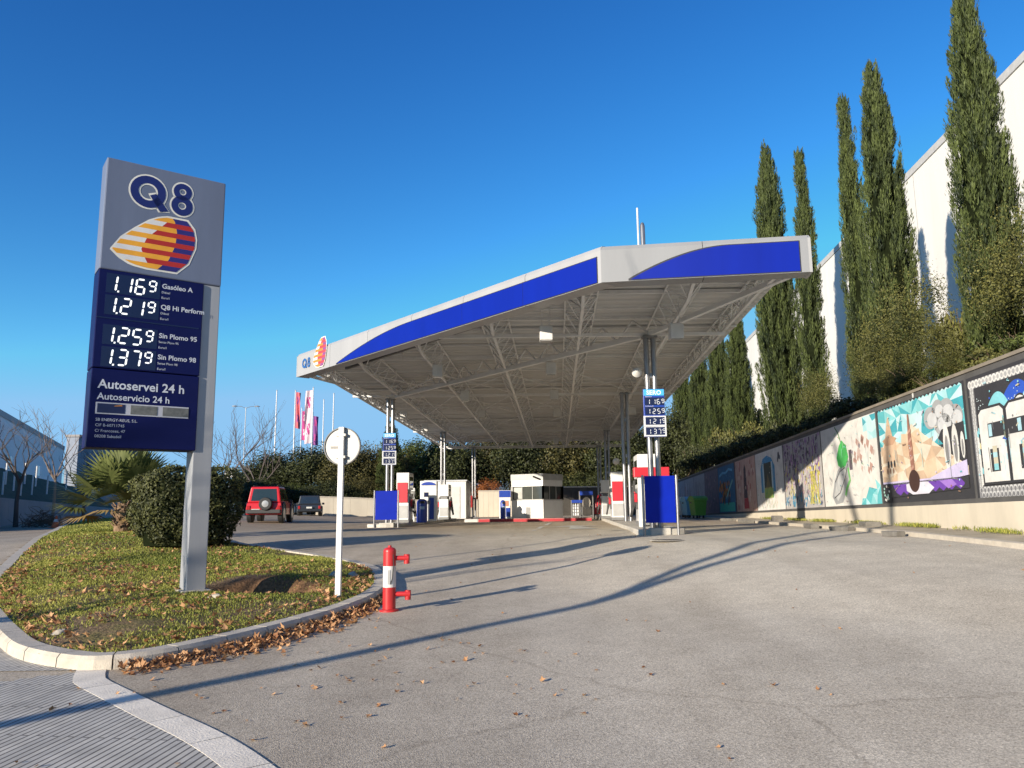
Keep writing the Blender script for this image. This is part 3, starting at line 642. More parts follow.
# white panel with blue arch
m = Mural(Yk(4)); m.rect(0, 1, 0, 1, WHITE, 0)
m.poly([(.2, .3), (.2, .72), (.30, .88), (.46, .92), (.62, .86), (.72, .72), (.72, .3)], (.07, .26, .48), 1); m.rect(.33, .6, .36, .80, (.05, .06, .05), 2); m.poly([(.38, .36), (.46, .62), (.56, .36)], (.14, .12, .06), 3)
for a in (.28, .60): m.rect(a, a + .05, .3, .8, (.40, .55, .62), 3)
m.rect(.32, .64, .20, .36, (.10, .34, .10), 4)
for k in range(6): m.rect(.34 + .05 * k, .365 + .05 * k, .2, .38, (.5, .5, .14), 5)
for k in range(60): a, t = rr.uniform(.15, .8), rr.uniform(.02, .22); m.stroke([(a, t), (a + rr.uniform(-.03, .03), t + .05)], .012, rr.choice(((.5, .4, .2), (.2, .36, .2), (.4, .36, .34), (.5, .3, .25))), 1)
for k in range(8): m.disc(.86 + rr.uniform(-.03, .05), .8 + rr.uniform(-.06, .1), .02, (.12, .13, .16), 1, 2, 8)
m.done('white mural with a blue archway above a green patch')
# pink panel with dark column
m = Mural(Yk(5)); m.rect(0, 1, 0, 1, (.50, .33, .27), 0); m.rect(0, .05, 0, 1, (.12, .08, .07), 1)
m.poly([(.42, .08), (.45, .55), (.47, .8), (.52, .9), (.57, .8), (.58, .55), (.62, .08)], (.07, .05, .06), 1); m.poly([(.42, .05), (.66, .05), (.62, .25), (.46, .25)], (.35, .05, .06), 2)
for k in range(40): a, t = rr.uniform(.1, .95), rr.uniform(.05, .92); m.disc(a, t, rr.uniform(.012, .03), rr.choice(((.36, .14, .12), (.58, .42, .36), (.3, .12, .14), (.62, .5, .42))), 2, 2.4, 8)
m.done('pink mural with a dark column between small red figures')
# orange-spotted panel with blue top
m = Mural(Yk(6)); m.rect(0, 1, 0, 1, (.04, .13, .24), 0); m.rect(.05, .95, .02, .2, (.06, .42, .32), 1)
for k in range(46): m.disc(rr.uniform(.06, .7), rr.uniform(.22, .62), rr.uniform(.02, .05), rr.choice(((.48, .20, .04), (.4, .14, .03), (.07, .05, .04))), 1 + k % 3, 2, 9)
m.stroke([(.1, .8), (.3, .86), (.5, .84), (.7, .9), (.9, .86)], .05, (.12, .36, .55), 3); m.stroke([(.5, .3), (.7, .5), (.9, .66)], .06, (.2, .42, .4), 4); m.done('mural with orange spots between a blue top and a green foot')
m = Mural(Yk(7)); m.rect(0, 1, 0, 1, (.16, .13, .15), 0)
for k in range(60): a, t = rr.uniform(.05, .9), rr.uniform(.05, .9); m.stroke([(a, t), (a + .04, t + rr.uniform(-.1, .1))], .05, rr.choice(((.24, .15, .17), (.12, .1, .13), (.28, .22, .22), (.2, .14, .2))), 1 + k % 3)
m.done('dull purple and grey mural beyond the orange-spotted one')
for j, lab in ((8, 'pale grey mural with white upright shapes behind the green container'), (9, 'grey mural with a rust patch near the wall end'), (10, 'grey-white mural at the far end of the wall')):
    m = Mural(Yk(j)); m.rect(0, 1, 0, 1, (.30, .31, .33), 0)
    for k in range(16): a = rr.uniform(.05, .9); m.poly([(a, .05), (a + .05, .05), (a + .06, rr.uniform(.5, .9)), (a, rr.uniform(.5, .95))], rr.choice(((.46, .47, .48), (.22, .23, .25), (.38, .38, .42), (.34, .2, .17))), 1 + k % 3)
    m.done(lab)
# scallop-free number plates above two panels
mb = MB(); 
for k, ch in ((0, '9'), (1, '8')):
    y = Yk(k) + (2.55 if k == 0 else 2.7)
    put_text(mb, ch, .17, lambda a, b: (wx(y - a) - lo.x - .008, y - a - lo.y, mz1(y) + .02 + b), 0, .012)
mb.build('panel_number', pmat('white_stencil', (.6, .6, .58)), wl)
# kerbed walk along the wall foot
mb = MB(); ks = resample([(wx(y) - (1.15 if y < 30 else 1.05), y) for y in frange(0, 70, 2)], .25, False)
for i in range(len(ks) - 1):
    a, b = ks[i], ks[i + 1]
    if i % 4 == 0: a = a + (b - a) * .05
    za, zb = gz(a.x, a.y), gz(b.x, b.y); w = .14
    mb.add([(a.x, a.y, za - .1), (a.x + .01, a.y, za + .09), (a.x + w, a.y, za + .10), (a.x + w + .01, a.y, za - .1), (b.x, b.y, zb - .1), (b.x + .01, b.y, zb + .09), (b.x + w, b.y, zb + .10), (b.x + w + .01, b.y, zb - .1)],
           [(0, 1, 5, 4), (1, 2, 6, 5), (2, 3, 7, 6)] + ([(3, 2, 1, 0)] if i % 4 == 0 else []))
mb.build('wall_kerb', M_KERB, None, kind='structure')
mb = MB()
for y0, y1 in zip(frange(0, 70, 1), frange(0, 70, 1)[1:]):
    vs = []
    for y in (y0, y1):
        for o in (1.0, .5, 0.0): vs.append((wx(y) - o - .01, y, gz(wx(y) - 1, y) + .085 + (1 - o) * .05))
    mb.add(vs, [(0, 1, 4, 3), (1, 2, 5, 4)])
mb.build('wall_walk', pmat('dusty_walk', (.36, .31, .23), .95, 0, .25, 1.5, .4, 30), None, kind='structure')
# grass tufts at the wall foot
P = []; 
for i in range(9000):
    y = rng.uniform(6, 36); o = abs(rng.normal(0, .16)) + .02
    if math.sin(y * 1.7) + .6 * math.sin(y * 4.1) < -.5 + rng.random() * .8: continue
    P.append((wx(y) - o, y, gz(wx(y) - 1, y) + .14))
P = np.array(P); N = len(P); ang = rng.uniform(0, 6.28, N); L = rng.uniform(.05, .14, N); P[:, 2] += L * .4
leaf_obj('weeds', P, unit(np.stack([rng.normal(0, .4, N), rng.normal(0, .4, N), np.ones(N)], 1)), np.stack([np.cos(ang), np.sin(ang), 0 * ang], 1), L, rng.uniform(.012, .022, N), rng.random(N), MATS['grass_blades'], kind='stuff')
# broken kerb blocks along the foot of the wall
M_BLK = pmat('broken_concrete', (.15, .14, .125), .9, 0, .25, 6, .5, 25)
for i, (y, o, sx, sy, sz, lab) in enumerate(((17.6, 1.45, .22, .45, .12, 'nearest loose concrete kerb block below the pepper mural'), (21.6, .5, .4, .8, .15, 'long dark concrete block against the wall under the pepper mural'),
        (21.2, 1.4, .22, .7, .12, 'loose concrete kerb block in front of the long dark block'), (24.2, 1.35, .24, 1.0, .13, 'loose kerb block under the dense graffiti mural'), (31, .7, .35, .6, .24, 'dark concrete block under the blue archway mural'),
        (34, 1.3, .24, 1.2, .13, 'broken kerb block under the pink mural'), (38, 1.3, .26, 1.1, .14, 'farthest broken kerb block, near the orange-spotted mural'))):
    x = wx(y) - o; mb = MB(); rr2 = random.Random(i)
    sec = [(-.5, 0), (.5, 0), (.5, .7), (.38, 1), (-.42, 1), (-.5, .8)]
    mb.prism(sec, lambda a, b, k: (a * sx * (1 + .06 * k), (-.5 + k) * sy + (.08 * b * sy if k else -.03 * b), b * sz))
    ob = mb.build('kerb_block', M_BLK, None, bevel=.015, loc=(x, y, gz(x, y) + (.08 if o < 1.2 else .0))); ob.rotation_euler = (0, 0, rr2.uniform(-.3, .3)); tag(ob, lab, 'kerb block', 'loose kerb blocks along the mural wall')
# ------------------------------------------------------------------ bank above the wall and the white hall on it
BLD_A = 18.3
def bank_z(x, y):
    w = (x - (wx(y) + .36)) / (BLD_A + .6 - WALL_A)
    base = wz_top(max(4, y)) + .02
    return base + .55 * ss(w * .9) + .35 * w + .14 * math.sin(x * 2.1 + y) * math.sin(y * 1.3) * ss(w * 5) + .5 * ss((y - 30) / 30) * ss(w * 2)
mb = MB(); us = frange(0, 1, .05); yy = frange(-6, 96, .8); vs = []; fs = []
for y in yy:
    for u in us: x = wx(y) + .36 + u * (BLD_A + .8 - WALL_A); vs.append((x, y, bank_z(x, y)))
nu = len(us)
for j in range(len(yy) - 1):
    for i in range(nu - 1): fs.append((j * nu + i, j * nu + i + 1, (j + 1) * nu + i + 1, (j + 1) * nu + i))
mb.add(vs, fs); mb.build('bank_terrain', pmat('bank_earth', (.12, .10, .05), .95, 0, .5, 1.2, .7, 10), None, True, kind='structure')
hall = thing('industrial_hall', 'tall windowless white hall with sloping skyline behind the cypress trees', 'building', (BLD_A + WALL_S * 30, 30, 0)); ho = hall.location
mb = MB(); HZ = 19.5
def hx(y, o=0): return BLD_A + o + WALL_S * y
for y0, y1 in zip(frange(4, 112, 6), frange(4, 112, 6)[1:]):
    g = .012
    mb.add([(hx(y0, o) - ho.x, y0 + g - ho.y, z) for o in (0, 6) for z in (2, HZ)] + [(hx(y1, o) - ho.x, y1 - g - ho.y, z) for o in (0, 6) for z in (3, HZ)],
           [(0, 1, 5, 4), (1, 3, 7, 5), (0, 2, 3, 1), (4, 5, 7, 6)])
mb.build('wall', pmat('white_hall_cladding', (.68, .66, .62), .85, 0, .08, .5, .12, 30, streak=.12), hall)
mb = MB(); y0, y1 = 4, 112
mb.add([(hx(y, o) - ho.x, y - ho.y, z) for y in (y0, y1) for o, z in ((-.06, HZ - .25), (-.06, HZ + .12), (.6, HZ + .12), (.6, HZ - .25))], [(0, 1, 5, 4), (1, 2, 6, 5), (2, 3, 7, 6), (3, 0, 4, 7), (0, 3, 2, 1), (4, 5, 6, 7)])
mb.build('parapet_cap', pmat('zinc_cap', (.46, .45, .43), .6), hall)
mb = MB()
for y in frange(10, 106, 6): mb.add([(hx(y, -.004) - ho.x, y + d - ho.y, z) for d in (-.02, .02) for z in (4, HZ - .25)], [(0, 1, 3, 2)])
mb.build('joint', pmat('joint_grey', (.30, .29, .28), .9), hall)  # grey joint lines between the cladding panels

# ------------------------------------------------------------------ leaf crowns
M_BARK = pmat('bark', (.12, .085, .055), .95, 0, .3, 6, .8, 18)
M_CYP = leafmat('cypress_foliage', (.010, .019, .007), (.092, .118, .030), .65)
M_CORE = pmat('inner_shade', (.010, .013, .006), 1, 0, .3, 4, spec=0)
M_OLIVE = leafmat('olive_foliage', (.022, .030, .009), (.180, .172, .046), .6, .1)
M_GREEN = leafmat('green_foliage', (.018, .028, .008), (.105, .13, .028), .6, .12)
M_RUST = leafmat('rust_foliage', (.10, .030, .010), (.42, .15, .045), .65, .12)
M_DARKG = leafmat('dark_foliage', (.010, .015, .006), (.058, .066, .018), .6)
def cypress_mesh(seed, H, Rm, n_tuft, per, name='crown'):
    """tapering column of upright feathery sprays"""
    g = np.random.default_rng(seed); C = []; U = []; Wd = []; L = []; B = []; S = []
    def prof(h): return Rm * np.interp(h, [0, .04, .12, .3, .5, .7, .85, .95, 1], [.45, .75, .95, 1.0, .88, .66, .42, .2, .04])
    for k in range(n_tuft):
        h = g.random() ** .9; a = g.uniform(0, 6.283); r = prof(h) * g.uniform(.66, 1.08) * (1 + .07 * math.sin(3 * a + 9 * h + seed) + .06 * math.sin(2 * a - 23 * h + 2 * seed)) + (g.uniform(.03, .16) if g.random() < .07 else 0); tl = g.uniform(.5, 1.5) * (1 - .4 * h); tr = g.uniform(.10, .24)
        lean = g.normal(0, .07, 2); ton = g.normal(0, .16)
        t = g.random(per); q = tr * np.sqrt(g.random(per)) * np.sin(np.pi * np.clip(t * .9 + .1, 0, 1)); b = g.uniform(0, 6.283, per)
        px = r * np.cos(a) + q * np.cos(b) + lean[0] * t * tl + np.cos(a) * .12 * t; py = r * np.sin(a) + q * np.sin(b) + lean[1] * t * tl + np.sin(a) * .12 * t
        pz = h * H * .955 + t * tl - .2
        C.append(np.stack([px, py, pz], 1)); u = unit(np.stack([np.cos(b) * .35 + g.normal(0, .2, per) + np.cos(a) * .2, np.sin(b) * .35 + g.normal(0, .2, per) + np.sin(a) * .2, np.ones(per)], 1)); U.append(u)
        w = unit(np.stack([-np.sin(b) + g.normal(0, .5, per), np.cos(b) + g.normal(0, .5, per), g.normal(0, .2, per)], 1)); Wd.append(w)
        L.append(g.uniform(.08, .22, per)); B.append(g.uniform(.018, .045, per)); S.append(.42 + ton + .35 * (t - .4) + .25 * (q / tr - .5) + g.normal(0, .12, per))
    C, U, Wd, L, B, S = [np.concatenate(x) for x in (C, U, Wd, L, B, S)]
    # a few stray sprays and brown patches
    brown = (np.sin(C[:, 2] * 1.1 + seed) * np.sin(3 * np.arctan2(C[:, 1], C[:, 0]) + seed) > .85); S[brown] -= .25; dry = g.random(len(S)) < .02; S[dry] = 1.0
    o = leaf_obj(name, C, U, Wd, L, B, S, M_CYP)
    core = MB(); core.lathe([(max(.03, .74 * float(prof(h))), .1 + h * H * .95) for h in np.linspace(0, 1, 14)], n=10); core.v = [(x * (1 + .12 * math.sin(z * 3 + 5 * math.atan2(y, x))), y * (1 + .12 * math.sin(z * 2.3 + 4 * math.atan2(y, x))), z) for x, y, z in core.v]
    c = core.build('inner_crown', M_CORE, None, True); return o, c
def tree_of(name, label, cat, loc, parts, scale=(1, 1, 1), rz=0, group=None, trunk=None):
    t = thing(name, label, cat, loc, rz, group); t.scale = scale
    for p in parts:
        q = p.copy(); COL.objects.link(q); q.parent = t
    if trunk:
        mb = MB(); mb.tube([(0, 0, -.5), (.03, .02, trunk[1] * .5), (0, 0, trunk[1])], [trunk[0] * 1.25, trunk[0], trunk[0] * .7], 8); mb.build('trunk', M_BARK, t, True)
    return t
CY = [cypress_mesh(1, 12.0, 1.05, 760, 92), cypress_mesh(2, 12.0, 1.0, 700, 92), cypress_mesh(3, 13.0, .58, 460, 92)]
PROTO = [o for pr in CY for o in pr]
def cyp(u, A, zb, ztop, width, k, label, rz):
    a = wall_pt(u, 250, A); y = a.y; x = a.x; z = bank_z(x, y) if zb is None else zb; H = (12.0, 12.0, 13.0)[k]; W0 = (2.1, 2.0, 1.16)[k]
    ztop = at(u, ztop, y).z; s = (ztop - z) / (H + .25); w = width / W0
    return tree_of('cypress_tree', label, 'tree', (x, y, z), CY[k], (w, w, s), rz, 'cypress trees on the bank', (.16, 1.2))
cyp(991, 11.5, None, -28, 1.62, 0, 'tallest wide cypress, nearest the camera on the bank at the right edge', .3)
cyp(888, 11.5, None, 50, 1.72, 1, 'broad cypress standing behind the pyramid mural', 1.9)
cyp(855, 11.5, None, 85, .95, 2, 'slender cypress just left of the broad one behind the pyramid mural', 0)
cyp(806, 11.5, None, 140, 1.05, 2, 'slender cypress beside the right corner of the canopy', 2)
cyp(773, 11.5, None, 137, 2.3, 0, 'wide cypress rising behind the right end of the canopy front', 2.6)
cyp(731, 11.5, None, 300, 1.9, 1, 'cypress mostly hidden behind the canopy edge, left of the pale wall gap', .8)
cyp(711, 11.5, None, 300, 2.1, 0, 'second cypress half hidden below the canopy edge', 4)
cyp(693, 11.6, None, 310, 2.0, 1, 'farthest cypress on the bank, seen under the canopy edge', 5)
cyp(676, 11.8, None, 330, 2.4, 0, 'dark cypress at the end of the row, just right of the right price board', 3)
tb = tree_of('cypress_tree', 'dark cypress behind the left canopy column among the boundary trees', 'tree', (-11.2, 72, 1.3), CY[1], (1.2, 1.2, .72), 0, None, (.16, 1.2))

def shrub_mesh(seed, n_clump, per, ls, mat, name='crown', flat=.8, spread=1.0, gaps=.0):
    """unit-radius crown: leaf clumps through the volume, denser at their skins"""
    g = np.random.default_rng(seed); C = []; S = []; D = []
    for k in range(n_clump):
        d = g.normal(0, 1, 3); d /= np.linalg.norm(d); d[2] = abs(d[2]) * .9 - .12; r = g.uniform(.25, .82) * spread; c = d * r; cr = g.uniform(.16, .36)
        v = g.normal(0, 1, (per, 3)); v = unit(v); rad = cr * (g.random(per) ** .45); p = c + v * rad[:, None] * np.array([1, 1, .8])
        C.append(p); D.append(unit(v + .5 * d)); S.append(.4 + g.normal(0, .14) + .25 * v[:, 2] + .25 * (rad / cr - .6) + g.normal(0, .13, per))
    C, D, S = np.concatenate(C), np.concatenate(D), np.concatenate(S); N = len(C); C[:, 2] = C[:, 2] * flat + .62 * flat
    keep = C[:, 2] > .02; C, D, S = C[keep], D[keep], S[keep]; N = len(C)
    nrm = unit(D + g.normal(0, .55, (N, 3))); t = unit(np.cross(nrm, g.normal(0, 1, (N, 3)))); w = np.cross(nrm, t)
    return leaf_obj(name, C, t, w, g.uniform(.7, 1.3, N) * ls, g.uniform(.4, .75, N) * ls, S, mat)
def stems_mesh(seed, n=7):
    g = random.Random(seed); mb = MB()
    for k in range(n):
        a = g.uniform(0, 6.28); e = .75 + g.uniform(-.2, .1); p = [(0.05 * math.cos(a), .05 * math.sin(a), -.15)]
        for j in range(1, 5): p.append((math.cos(a + g.uniform(-.3, .3)) * e * .8 * j / 4, math.sin(a + g.uniform(-.3, .3)) * e * .8 * j / 4, .95 * (j / 4) ** .8 * g.uniform(.8, 1)))
        mb.tube(p, [.028, .022, .016, .01, .005], 5)
    return mb.build('stem', M_BARK, None, True)
SH = {'olive': [shrub_mesh(11, 46, 85, .085, M_OLIVE), shrub_mesh(12, 40, 80, .085, M_OLIVE)], 'green': [shrub_mesh(13, 46, 85, .08, M_GREEN), shrub_mesh(14, 44, 80, .09, M_GREEN)],
      'dark': [shrub_mesh(15, 50, 80, .085, M_DARKG), shrub_mesh(16, 50, 80, .085, M_DARKG)], 'rust': [shrub_mesh(17, 46, 80, .08, M_RUST)], 'loose': [shrub_mesh(18, 64, 130, .045, M_OLIVE, flat=2.3, spread=1.12), shrub_mesh(19, 70, 120, .045, M_OLIVE, flat=2.3, spread=1.1)]}
STEM = [stems_mesh(1), stems_mesh(2)]
PROTO += [o for v in SH.values() for o in v] + STEM
M_OLIVED = leafmat('boundary_foliage', (.018, .022, .008), (.125, .108, .032), .6, .1)
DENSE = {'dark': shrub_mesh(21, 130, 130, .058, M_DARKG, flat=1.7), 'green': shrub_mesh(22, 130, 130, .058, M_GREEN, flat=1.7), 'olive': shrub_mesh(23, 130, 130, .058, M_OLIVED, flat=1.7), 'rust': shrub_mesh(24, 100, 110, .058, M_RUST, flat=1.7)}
ZMAX = {o.data.name: max(v.co.z for v in o.data.vertices) for o in list(DENSE.values()) + [q for v in SH.values() for q in v]}
PROTO += list(DENSE.values())
NEXT = ['62 mural', 'pyramid mural', 'pepper mural', 'dense graffiti mural', 'blue archway mural', 'pink mural', 'orange-spotted mural', 'dull purple mural', 'grey mural', 'last grey murals', 'far wall end']
SHRUB_N = {}
def bank_shrub(y, w, r, h, kind, rnd):
    x = wx(y) + .4 + w * 9.3; z = bank_z(x, y)
    k = max(0, min(10, int((y - 11.35) / 5.2))); row = 'at the wall top' if w < .12 else ('low on the bank' if w < .3 else ('half way up the bank' if w < .6 else 'against the white hall'))
    key = (k, row, kind); c = SHRUB_N[key] = SHRUB_N.get(key, 0) + 1
    colour = {'olive': 'yellowish olive', 'green': 'fresh green', 'dark': 'dark green', 'rust': 'rust-coloured', 'loose': 'loose straggling olive'}[kind]
    lab = '%s shrub %s above the %s' % (colour, row, NEXT[k])
    if c > 1: lab += ', ' + {2: 'the farther one', 3: 'third from the camera', 4: 'fourth from the camera', 5: 'fifth from the camera', 6: 'sixth from the camera'}[c]
    pr = [rnd.choice(SH[kind])] + [rnd.choice(STEM)]
    tree_of('shrub', lab, 'shrub', (x, y, z - .05), pr, (r, r * rnd.uniform(.85, 1.15), h * 1.06 / ZMAX[pr[0].data.name]), rnd.uniform(0, 6.28), 'shrubs on the bank above the mural wall')
rn = random.Random(21)
# hand-placed ones that show, then the fill in the canopy's shade
LIST = [(14.6, .5, 1.4, 5.4, 'olive'), (16.2, .42, 1.3, 4.0, 'olive'), (17.6, .6, 1.5, 3.0, 'olive'), (19.4, .42, 1.3, 2.7, 'olive'), (21.0, .30, 1.1, 2.1, 'green'), (22.6, .30, 1.2, 3.3, 'olive'), 
        (22.4, .1, .8, 1.0, 'green'), (19.6, .09, .8, .9, 'green'), (17.6, .08, .8, .8, 'olive'), (15.9, .07, .8, .8, 'green'), (13.6, .12, .9, 1.2, 'green'), (25.0, .06, .8, .8, 'dark'), (27.8, .08, .9, 1.3, 'dark'),
        (31.0, .08, .9, 1.0, 'dark'), (34.8, .07, .9, 1.1, 'dark'), (37.6, .08, .9, 1.2, 'dark'), (41, .1, 1.1, 1.5, 'dark'), (43.6, .3, 1.4, 2.6, 'dark'), (44.2, .08, 1.2, 1.7, 'dark'),
        (47, .1, 1.2, 1.8, 'dark'), (49.6, .24, 1.3, 2.6, 'olive'), (50, .07, 1.1, 1.5, 'dark'), (53, .1, 1.3, 2.0, 'dark'), (55.4, .28, 1.6, 3.2, 'olive'), (56, .08, 1.3, 1.9, 'dark'), (59, .1, 1.4, 2.3, 'dark'), (62, .28, 1.8, 3.6, 'olive'), (63, .1, 1.6, 2.6, 'dark'), (66.5, .1, 1.7, 3.0, 'dark'), (70, .12, 1.8, 3.2, 'dark'),
        (46.8, .45, 1.6, 3.4, 'dark'), (58, .5, 2, 4.0, 'olive'), (66, .5, 2.2, 4.5, 'dark'), (12.6, .8, 1.6, 4.4, 'olive')]
LIST += [(23.2, .16, 1.35, 4.4, 'loose'), (26.8, .17, 1.2, 4.0, 'loose'), (18.8, .22, 1.4, 4.5, 'loose'), (17.0, .26, 1.4, 5.0, 'loose'), (20.8, .10, 1.0, 2.4, 'loose'), (25.2, .1, .9, 2.0, 'loose'), (22.0, .06, .9, 1.3, 'loose'), (33.6, .18, 1.2, 3.4, 'loose'), (15.4, .16, 1.1, 3.0, 'loose'), (19.4, .05, .9, 1.1, 'loose'), ]
for y, w, r, h, k in sorted(LIST): bank_shrub(y, w, r, h, k, rn)
# rough grass along the wall top
P = []
for i in range(11000):
    y = rng.uniform(8, 48); o = .4 + abs(rng.normal(0, .9)); x = wx(y) + o; P.append((x, y, bank_z(x, y)))
P = np.array(P); N = len(P); ang = rng.uniform(0, 6.28, N); L = rng.uniform(.12, .42, N); P[:, 2] += L * .35
leaf_obj('rough_grass', P, unit(np.stack([rng.normal(-.25, .5, N), rng.normal(0, .5, N), np.ones(N)], 1)), np.stack([np.cos(ang), np.sin(ang), 0 * ang], 1), L, rng.uniform(.012, .03, N), rng.random(N), M_OLIVE, kind='stuff')

# ------------------------------------------------------------------ behind the station: rear wall and boundary trees
def wall_run(name, label, p, q, h, th, mat, zoff=0, cap=True, n=10):
    p, q = Vector(p), Vector(q); t = thing(name, label, 'wall', (p.x, p.y, 0)); d = (q - p).normalized(); nn = Vector((-d.y, d.x)) * th / 2
    mb = MB(); cp = MB()
    for i in range(n):
        a = p.lerp(q, i / n) - p; b = p.lerp(q, (i + 1) / n) - p; g = d * .01
        for M_, z0f, z1f, ex in ((mb, -.3, h, 1), (cp, h, h + .09, 1.25)):
            za, zb = gz(a.x + p.x, a.y + p.y) + zoff, gz(b.x + p.x, b.y + p.y) + zoff; e = nn * ex; aa = a + (g if M_ is mb else g * 0); bb = b
            M_.add([(aa.x - e.x, aa.y - e.y, za + z0f), (aa.x + e.x, aa.y + e.y, za + z0f), (aa.x + e.x, aa.y + e.y, za + z1f), (aa.x - e.x, aa.y - e.y, za + z1f), (bb.x - e.x, bb.y - e.y, zb + z0f), (bb.x + e.x, bb.y + e.y, zb + z0f), (bb.x + e.x, bb.y + e.y, zb + z1f), (bb.x - e.x, bb.y - e.y, zb + z1f)],
                   [(0, 3, 2, 1), (4, 5, 6, 7), (0, 1, 5, 4), (1, 2, 6, 5), (2, 3, 7, 6), (3, 0, 4, 7)])
    mb.build('wall', mat, t); cp.build('coping', M_KERB, t); return t
wall_run('boundary_wall', 'low cream wall behind the left pumps, under the dark trees', (-16.8, 67.6), (-3.3, 72.5), 1.5, .3, M_BEIGE)
wall_run('boundary_wall', 'taller cream rear wall between the white shed and the kiosk', (-3.2, 72.5), (1.2, 73.2), 2.3, .35, M_BEIGE)
wall_run('boundary_wall', 'rear wall coloured dark as shade behind the display racks right of the kiosk', (1.25, 73.2), (15, 75.5), 2.6, .35, pmat('shade_toned_wall', (.05, .045, .038), .95, 0, .4, 1.2))  # wall colour made nearly black in place of shade
def boundary(u, Y, r, ztop, kind, label, name='boundary_tree', dz=0):
    p = at(u, 500, Y); z = gz(p.x, Y) + dz
    pr = [DENSE[kind], rn.choice(STEM)]
    return tree_of(name, label, 'tree', (p.x, Y, z), pr, (r, r, (ztop - z) / ZMAX[DENSE[kind].data.name]), rn.uniform(0, 6.28), 'trees along the station boundary', None)
for a in ((248, 84, 3.2, 7.2, 'dark', 'dark round tree straight above the red off-roader'), (276, 78, 4.0, 8.2, 'dark', 'large dark tree left of the parked hatchback'), (312, 76, 4.2, 8.6, 'dark', 'big green tree right above the dark hatchback'),
          (348, 75, 3.6, 8.4, 'olive', 'dark tree behind the back of the round sign'), (372, 77, 3.2, 8.8, 'olive', 'olive-brown tree just left of the left price board'), (398, 76, 3.2, 8.2, 'olive', 'olive-brown tree directly behind the left price board'),
          (420, 78, 4.4, 9.4, 'green', 'green tree right of the left canopy column'), (446, 77, 4.0, 9.4, 'dark', 'dark tree behind the white shed'), (468, 79, 3.9, 9.4, 'dark', 'dark tree right of the white shed'),
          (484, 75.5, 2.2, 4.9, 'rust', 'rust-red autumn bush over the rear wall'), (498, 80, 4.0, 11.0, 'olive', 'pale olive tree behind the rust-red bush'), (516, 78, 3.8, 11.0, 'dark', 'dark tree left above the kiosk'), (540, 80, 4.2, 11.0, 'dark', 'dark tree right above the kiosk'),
          (562, 79, 4.0, 11.0, 'olive', 'sunlit olive tree right of the kiosk roof'), (586, 80, 4.2, 11.0, 'dark', 'dark tree behind the display racks'), (610, 79, 4.2, 11.0, 'dark', 'dark tree behind the right pumps'), (636, 78, 4.2, 11.0, 'dark', 'dark tree left of the right price board'), (676, 78, 3.4, 12.5, 'dark', 'tall dark tree showing between the right price board and the cypress row'), (662, 80, 4.4, 11.0, 'dark', 'dark tree at the far end of the mural wall')): boundary(*a)  # from the kiosk rightwards the dark leaf colour stands in for shade
for a in ((262, 73, 2.4, 5.2, 'dark', 'low dark bush beside the red off-roader'), (296, 72.5, 2.4, 4.6, 'green', 'low green bush behind the hatchback'), (330, 72.5, 2.4, 5.0, 'dark', 'low dark bush left of the round sign post'), (362, 72.2, 2.5, 5.2, 'olive', 'low olive bush above the cream boundary wall'), (408, 74, 2.6, 5.4, 'dark', 'low dark bush over the cream wall behind the left pumps'), (440, 75, 2.4, 5.2, 'dark', 'low dark bush above the shed roof'),
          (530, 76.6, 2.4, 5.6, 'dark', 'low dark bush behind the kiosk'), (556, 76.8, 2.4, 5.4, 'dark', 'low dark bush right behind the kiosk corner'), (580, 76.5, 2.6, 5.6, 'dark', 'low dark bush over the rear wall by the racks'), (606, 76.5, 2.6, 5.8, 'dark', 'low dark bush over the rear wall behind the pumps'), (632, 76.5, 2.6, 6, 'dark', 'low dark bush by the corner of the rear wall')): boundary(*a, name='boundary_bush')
for a in ((250, 70, 2.6, 4.6, 'dark', 'dark low bush filling the gap left of the off-roader'), (280, 69.5, 2.6, 4.4, 'dark', 'dark low bush filling the gap between the two cars'), (312, 70, 2.6, 4.3, 'dark', 'dark low bush right behind the hatchback roof'), (338, 70.5, 2.6, 4.5, 'dark', 'dark low bush at the left end of the cream wall'),
          (384, 72.5, 2.6, 4.8, 'olive', 'olive low bush over the cream wall left of the price board'), (424, 74.5, 2.6, 5.0, 'dark', 'dark low bush over the cream wall by the payment terminal'), (456, 75.5, 2.4, 5.2, 'dark', 'dark low bush between the shed and the rear column')): boundary(*a, name='boundary_bush')

# ------------------------------------------------------------------ clipped bush and fan palm on the island
hb = thing('clipped_bush', 'large clipped evergreen bush behind the price sign', 'bush', (-7.55, 18.3, lawn_z(-7.55, 18.3)), R(36))
g = np.random.default_rng(5); N = 19000; hx_, hy_, hz_ = 1.04, 1.16, .86
v = g.normal(0, 1, (N, 3)); v[:, 2] = np.abs(v[:, 2]) * np.where(g.random(N) < .52, 1, -1); e = 4.2
q = (np.abs(v[:, 0]) ** e + np.abs(v[:, 1]) ** e + np.abs(v[:, 2]) ** e) ** (-1 / e); C = v * q[:, None]
nrm = unit(np.sign(C) * np.abs(C) ** (e - 1)); lump = 1 + .055 * np.sin(C[:, 0] * 5 + 1) * np.sin(C[:, 1] * 4) + .04 * np.sin(C[:, 2] * 7 + C[:, 0] * 3) + .03 * np.sin(C[:, 0] * 11 + 2 * C[:, 1]) * np.sin(9 * C[:, 2] + 5 * C[:, 1]) + g.normal(0, .025, N)
C = C * lump[:, None] * np.array([hx_, hy_, hz_]); C[:, 2] += .86; taper = .90 + .10 * np.clip(C[:, 2] / .8, 0, 1); C[:, :2] *= taper[:, None]
nn2 = unit(nrm + g.normal(0, .7, (N, 3))); t = unit(np.cross(nn2, g.normal(0, 1, (N, 3)))); w = np.cross(nn2, t)
